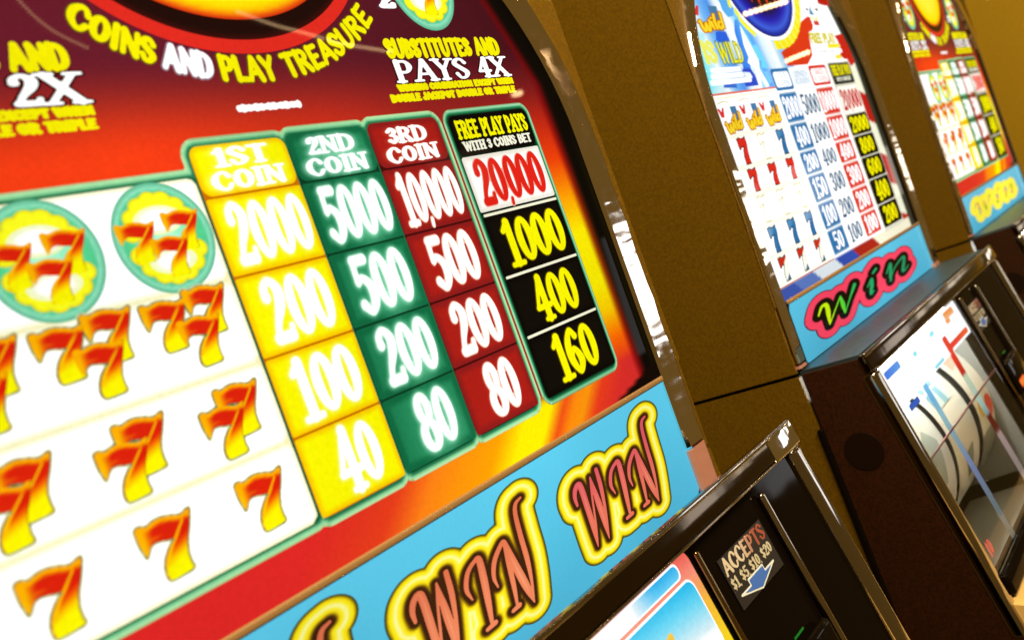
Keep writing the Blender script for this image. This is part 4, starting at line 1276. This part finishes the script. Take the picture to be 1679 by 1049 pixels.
def first_sign(R):
    F = rect(-.2470, -.1000, .2490, -.0004, .004)
    pl = ob('sign_plate', bbox_mesh('sign_plate', MF, (-.2476, -.1010, -.0040), (.2496, -.0002, .0003), M_BLACK), R)
    cut = lambda x, y: np.maximum(F(x, y), (x - .2395) * .9 - (y + .0837))
    layer('sign_face', cut, (-.248, -.1005, .2495, 0), .006, lambda x, y, d: stops(y, [(-.1, (78, 178, 212)), (-.05, (84, 190, 222)), (0, (94, 204, 236))]), pl, MF, .0006, M_SIGN)
    LT = {
        'W': [sm([(.0944, -.0400), (.0948, -.0345), (.0985, -.0300), (.1036, -.0300), (.1034, -.0449), (.1022, -.0613), (.1004, -.0700)], [.0016, .0024, .0030, .0034, .0034, .0028, .0008]),
              sm([(.1004, -.0700), (.1058, -.0574), (.1119, -.0403), (.1164, -.0290)], [.0008, .0014, .0014, .0010]),
              sm([(.1164, -.0292), (.1160, -.0446), (.1156, -.0601), (.1141, -.0705)], [.0012, .0034, .0032, .0008]),
              sm([(.1141, -.0705), (.1195, -.0561), (.1240, -.0395), (.1255, -.0270)], [.0008, .0016, .0026, .0024])],
        'I': [sm([(.1368, -.0485), (.1352, -.0417), (.1402, -.0345), (.1481, -.0312), (.1516, -.0320), (.1502, -.0424), (.1475, -.0545), (.1449, -.0650)], [.0010, .0022, .0024, .0024, .0030, .0034, .0030, .0020]),
              sm([(.1400, -.0672), (.1470, -.0668)], [.0022, .0028])],
        'N': [sm([(.1585, -.0515), (.1580, -.0454), (.1624, -.0382), (.1708, -.0328), (.1752, -.0322), (.1730, -.0438), (.1707, -.0562), (.1683, -.0660)], [.0010, .0020, .0026, .0026, .0024, .0026, .0024, .0016]),
              sm([(.1635, -.0680), (.1695, -.0676)], [.0022, .0028]),
              sm([(.1756, -.0322), (.1774, -.0467), (.1803, -.0615), (.1822, -.0722)], [.0022, .0036, .0036, .0008]),
              sm([(.1822, -.0722), (.1862, -.0600), (.1888, -.0480), (.1901, -.0352), (.1922, -.0222), (.1955, -.0168), (.2012, -.0152)], [.0008, .0018, .0026, .0026, .0024, .0022, .0016])]}
    S = segs_of(LT['W'] + LT['I'] + LT['N'])
    S = S.copy()
    S[:, [2, 5]] *= .56
    S[:, [0, 3]] /= KU
    for k, du in enumerate((-.3100, -.1550, 0.0)):
        F0 = sd_segs(S)
        Fk = lambda x, y, du=du: F0((x - du) / KU, y)
        bb = (.0740 + du, -.0870, .2280 + du, -.0020)
        st = (.0012, .0007)
        g = layer('lettering', Fk, bb, st, lambda x, y, d: stops(d, [(.0003, (60, 30, 12)), (.0015, (64, 36, 12)), (.0021, (150, 110, 10)), (.0030, (252, 226, 14)), (.0046, (255, 244, 60)), (.0052, (255, 252, 175)), (.0058, (255, 250, 150)), (.0066, (255, 242, 40)), (.0082, (252, 224, 8)), (.0090, (120, 100, 10)), (.0095, (52, 56, 22))]), pl, MF, .0009, M_SIGN,
                  'yellow outlined word WIN in curling letters', .0099)
        cA, cB = ((240, 136, 92), (222, 112, 74)) if k < 2 else ((234, 116, 90), (222, 86, 96))
        layer('letter_faces', Fk, bb, (.0008, .0005), lambda x, y, d, cA=cA, cB=cB: mix(mix(cA, cB, sstep(-.06, -.02, y)), (255, 205, 175), sstep(-.0012, -.0026, d) * .55), g, MF, .0012, M_SIGN, None, -.0002)


WIN2 = [sm([(-.1855, -.0262), (-.1760, -.0220), (-.1690, -.0200), (-.1590, -.0206), (-.1568, -.0240), (-.1600, -.0310), (-.1650, -.0402)], [.0006, .0010, .0011, .0016, .0018, .0018, .0004]),
        sm([(-.1650, -.0402), (-.1392, -.0310), (-.1128, -.0220)], [.0004, .0005, .0006]),
        sm([(-.1132, -.0222), (-.1133, -.0312), (-.1155, -.0400)], [.0008, .0019, .0004]),
        sm([(-.1155, -.0400), (-.0890, -.0298), (-.0690, -.0225), (-.0620, -.0198)], [.0004, .0006, .0014, .0016]),
        sm([(-.0253, -.0308), (-.0100, -.0266), (-.0040, -.0262), (-.0110, -.0325), (-.0215, -.0392), (-.0090, -.0385)], [.0005, .0009, .0015, .0019, .0013, .0005]),
        sm([(.0065, -.0205), (.0210, -.0182)], [.0010, .0012]),
        sm([(.0507, -.0305), (.0700, -.0240), (.0760, -.0238), (.0664, -.0319), (.0580, -.0402)], [.0005, .0010, .0016, .0019, .0012]),
        sm([(.0620, -.0372), (.0874, -.0300), (.1200, -.0252), (.1340, -.0256), (.1240, -.0326), (.1130, -.0392), (.1250, -.0396), (.1424, -.0372)], [.0004, .0006, .0010, .0016, .0019, .0016, .0009, .0004])]
KW = 3.2


def far_sign(R, kind):
    pl = ob('sign_plate', bbox_mesh('sign_plate', MF, (-.2476, -.0600, -.0040), (.2496, -.0002, .0003), M_BLACK), R)
    layer('sign_face', rect(-.2470, -.0596, .2490, -.0004, .001), (-.248, -.0600, .2495, 0), .006, lambda x, y, d: stops(y, [(-.06, (76, 176, 208)), (0, (90, 196, 228))]), pl, MF, .0006, M_SIGN)
    S = segs_of(WIN2).copy()
    S[:, [0, 3]] /= KW
    F0 = sd_segs(S)
    F = lambda x, y: F0(x / KW, y)
    bb = (-.235, -.058, .205, -.003)
    st = (.0022, .0006)
    if kind == 'pink':
        g = layer('lettering', F, bb, st, lambda x, y, d: stops(d, [(.0040, (0, 0, 0)), (.0046, (0, 0, 0)), (.0050, (250, 66, 98)), (.0108, (250, 66, 98)), (.0112, (24, 16, 46)), (.0120, (24, 16, 46))]), pl, MF, .0009, M_SIGN, 'pink outlined script word win', .0119)
        layer('letter_outline', F, bb, st, (2, 2, 2), g, MF, .0011, M_SIGN, None, .0046)
        layer('letter_faces', F, bb, (.0012, .0004), lambda x, y, d: stops(x - y * 0, [(-.18, (205, 245, 20)), (-.155, (205, 245, 10)), (-.13, (130, 235, 40)), (-.10, (60, 205, 70)), (-.05, (25, 170, 100)), (.15, (16, 140, 92))]) * 1.0, g, MF, .0013, M_SIGN, None, .0001)
    else:
        g = layer('lettering', F, bb, st, lambda x, y, d: mix((255, 242, 66), (235, 205, 60), sstep(.0095, .0103, d)), pl, MF, .0009, M_SIGN, 'yellow outlined script word win', .0103)
        layer('letter_faces', F, bb, (.0014, .0004), lambda x, y, d: mix(stops(np.sin(x * 75 + y * 160), [(-1, (70, 130, 40)), (-.4, (210, 190, 60)), (.1, (230, 120, 120)), (.5, (205, 70, 150)), (1, (90, 160, 140))]), (255, 235, 80), sstep(-.0004, .0002, d) * .6), g, MF, .0011, M_SIGN, None, -.0001)


# ------------------------------------------------------------------ assemble the row
def children(o):
    return [c for c in bpy.data.objects if c.parent is o]


def copy_tree(o, parent):
    c = o.copy()
    COL.objects.link(c)
    c.parent = parent
    for ch in children(o):
        copy_tree(ch, c)
    return c


one = root('nearest slot machine with a red treasure pay glass and blue sign reading WIN WIN', -PITCH)
treasure_glass(one)
three = root('slot machine with a red pay glass and yellow win lettering on its blue sign', PITCH)
for ch in children(one):
    copy_tree(ch, three)
cabinet(one, -.1030, -.1000)
first_sign(one)
door_first(one)
two = root('slot machine with a flag coloured pay glass and pink outlined win on its blue sign', 0.0)
cabinet(two, -.0605)
door_reels(two, True)
for ch in children(two):
    copy_tree(ch, three)
flag_glass(two)
far_sign(two, 'pink')
far_sign(three, 'yellow')
# the golden brown partition that closes the row behind the third machine
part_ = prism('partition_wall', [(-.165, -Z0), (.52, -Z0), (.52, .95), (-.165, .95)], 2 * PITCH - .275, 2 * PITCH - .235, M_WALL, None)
part_['label'] = 'golden brown partition panel at the far right end of the row of machines'
part_['category'] = 'partition wall'


# ------------------------------------------------------------------ strings of small warm bulbs hung over the aisle, mirrored in the pay glasses
M_BULB, _nt, _b = mat('warm_bulb')
_b.inputs['Emission Color'].default_value = (1.0, 0.62, 0.30, 1)
_b.inputs['Emission Strength'].default_value = 110.0
M_BULB.cycles.emission_sampling = 'NONE'
M_CORD = flat('bulb_cord', (0.02, 0.02, 0.02), 0.5)


def bulb_string(pts, gap, rad, label):
    P = smooth(pts, 24)
    seg = np.linalg.norm(np.diff(P, axis=0), axis=1)
    L_ = np.concatenate([[0], np.cumsum(seg)])
    t = np.arange(0, L_[-1], gap)
    B = np.stack([np.interp(t, L_, P[:, i]) for i in range(3)], 1)
    o = bpy.data.objects.new('bulb_string', None)
    COL.objects.link(o)
    o.location = B[0]
    o['label'], o['category'], o['group'] = label, 'string lights', 'strings of bulbs over the aisle'
    bm = bmesh.new()
    bmesh.ops.create_icosphere(bm, subdivisions=1, radius=rad)
    me = bpy.data.meshes.new('bulb')
    bm.to_mesh(me)
    bm.free()
    me.materials.append(M_BULB)
    for b in B:
        q = ob('bulb', me, o)
        q.location = Vector(b) - o.location
    Q = P - np.array(o.location) + np.array((0, 0, rad * 1.1))
    V = np.concatenate([Q + np.array(d) * .0012 for d in ((1, 0, 0), (-.5, .6, .6), (-.5, -.6, -.6))])
    n = len(Q)
    T = [(k * n + i, k * n + i + 1, (k + 1) % 3 * n + i + 1, (k + 1) % 3 * n + i) for k in range(3) for i in range(n - 1)]
    ob('cord', raw_mesh('cord', V, np.array(T), M_CORD), o)


bulb_string([(.166, -1.773, 2.325), (.196, -1.774, 2.280), (.233, -1.769, 2.240), (.290, -1.754, 2.196)], .0085, .0030, 'short dim string of bulbs mirrored in the upper left of the red glass')
bulb_string([(.620, -1.570, 2.215), (.699, -1.535, 2.165), (.764, -1.503, 2.130), (.844, -1.462, 2.084), (.953, -1.399, 2.034)], .0085, .0036, 'string of warm bulbs mirrored across the disc of the red glass')
bulb_string([(1.225, -1.236, 1.836), (1.240, -1.232, 1.835), (1.252, -1.228, 1.838)], .012, .0080, 'small bright cluster of bulbs mirrored beside the black heading cell')
bulb_string([(1.932, -.784, 1.895), (1.981, -.760, 1.898), (2.032, -.735, 1.902), (2.083, -.712, 1.905), (2.103, -.703, 1.907)], .022, .0065, 'string of bulbs mirrored in the dark blue oval screen')
bulb_string([(2.036, -.739, 1.721), (2.078, -.720, 1.726), (2.129, -.697, 1.731)], .020, .0055, 'string of bulbs mirrored in the red flag stripe')
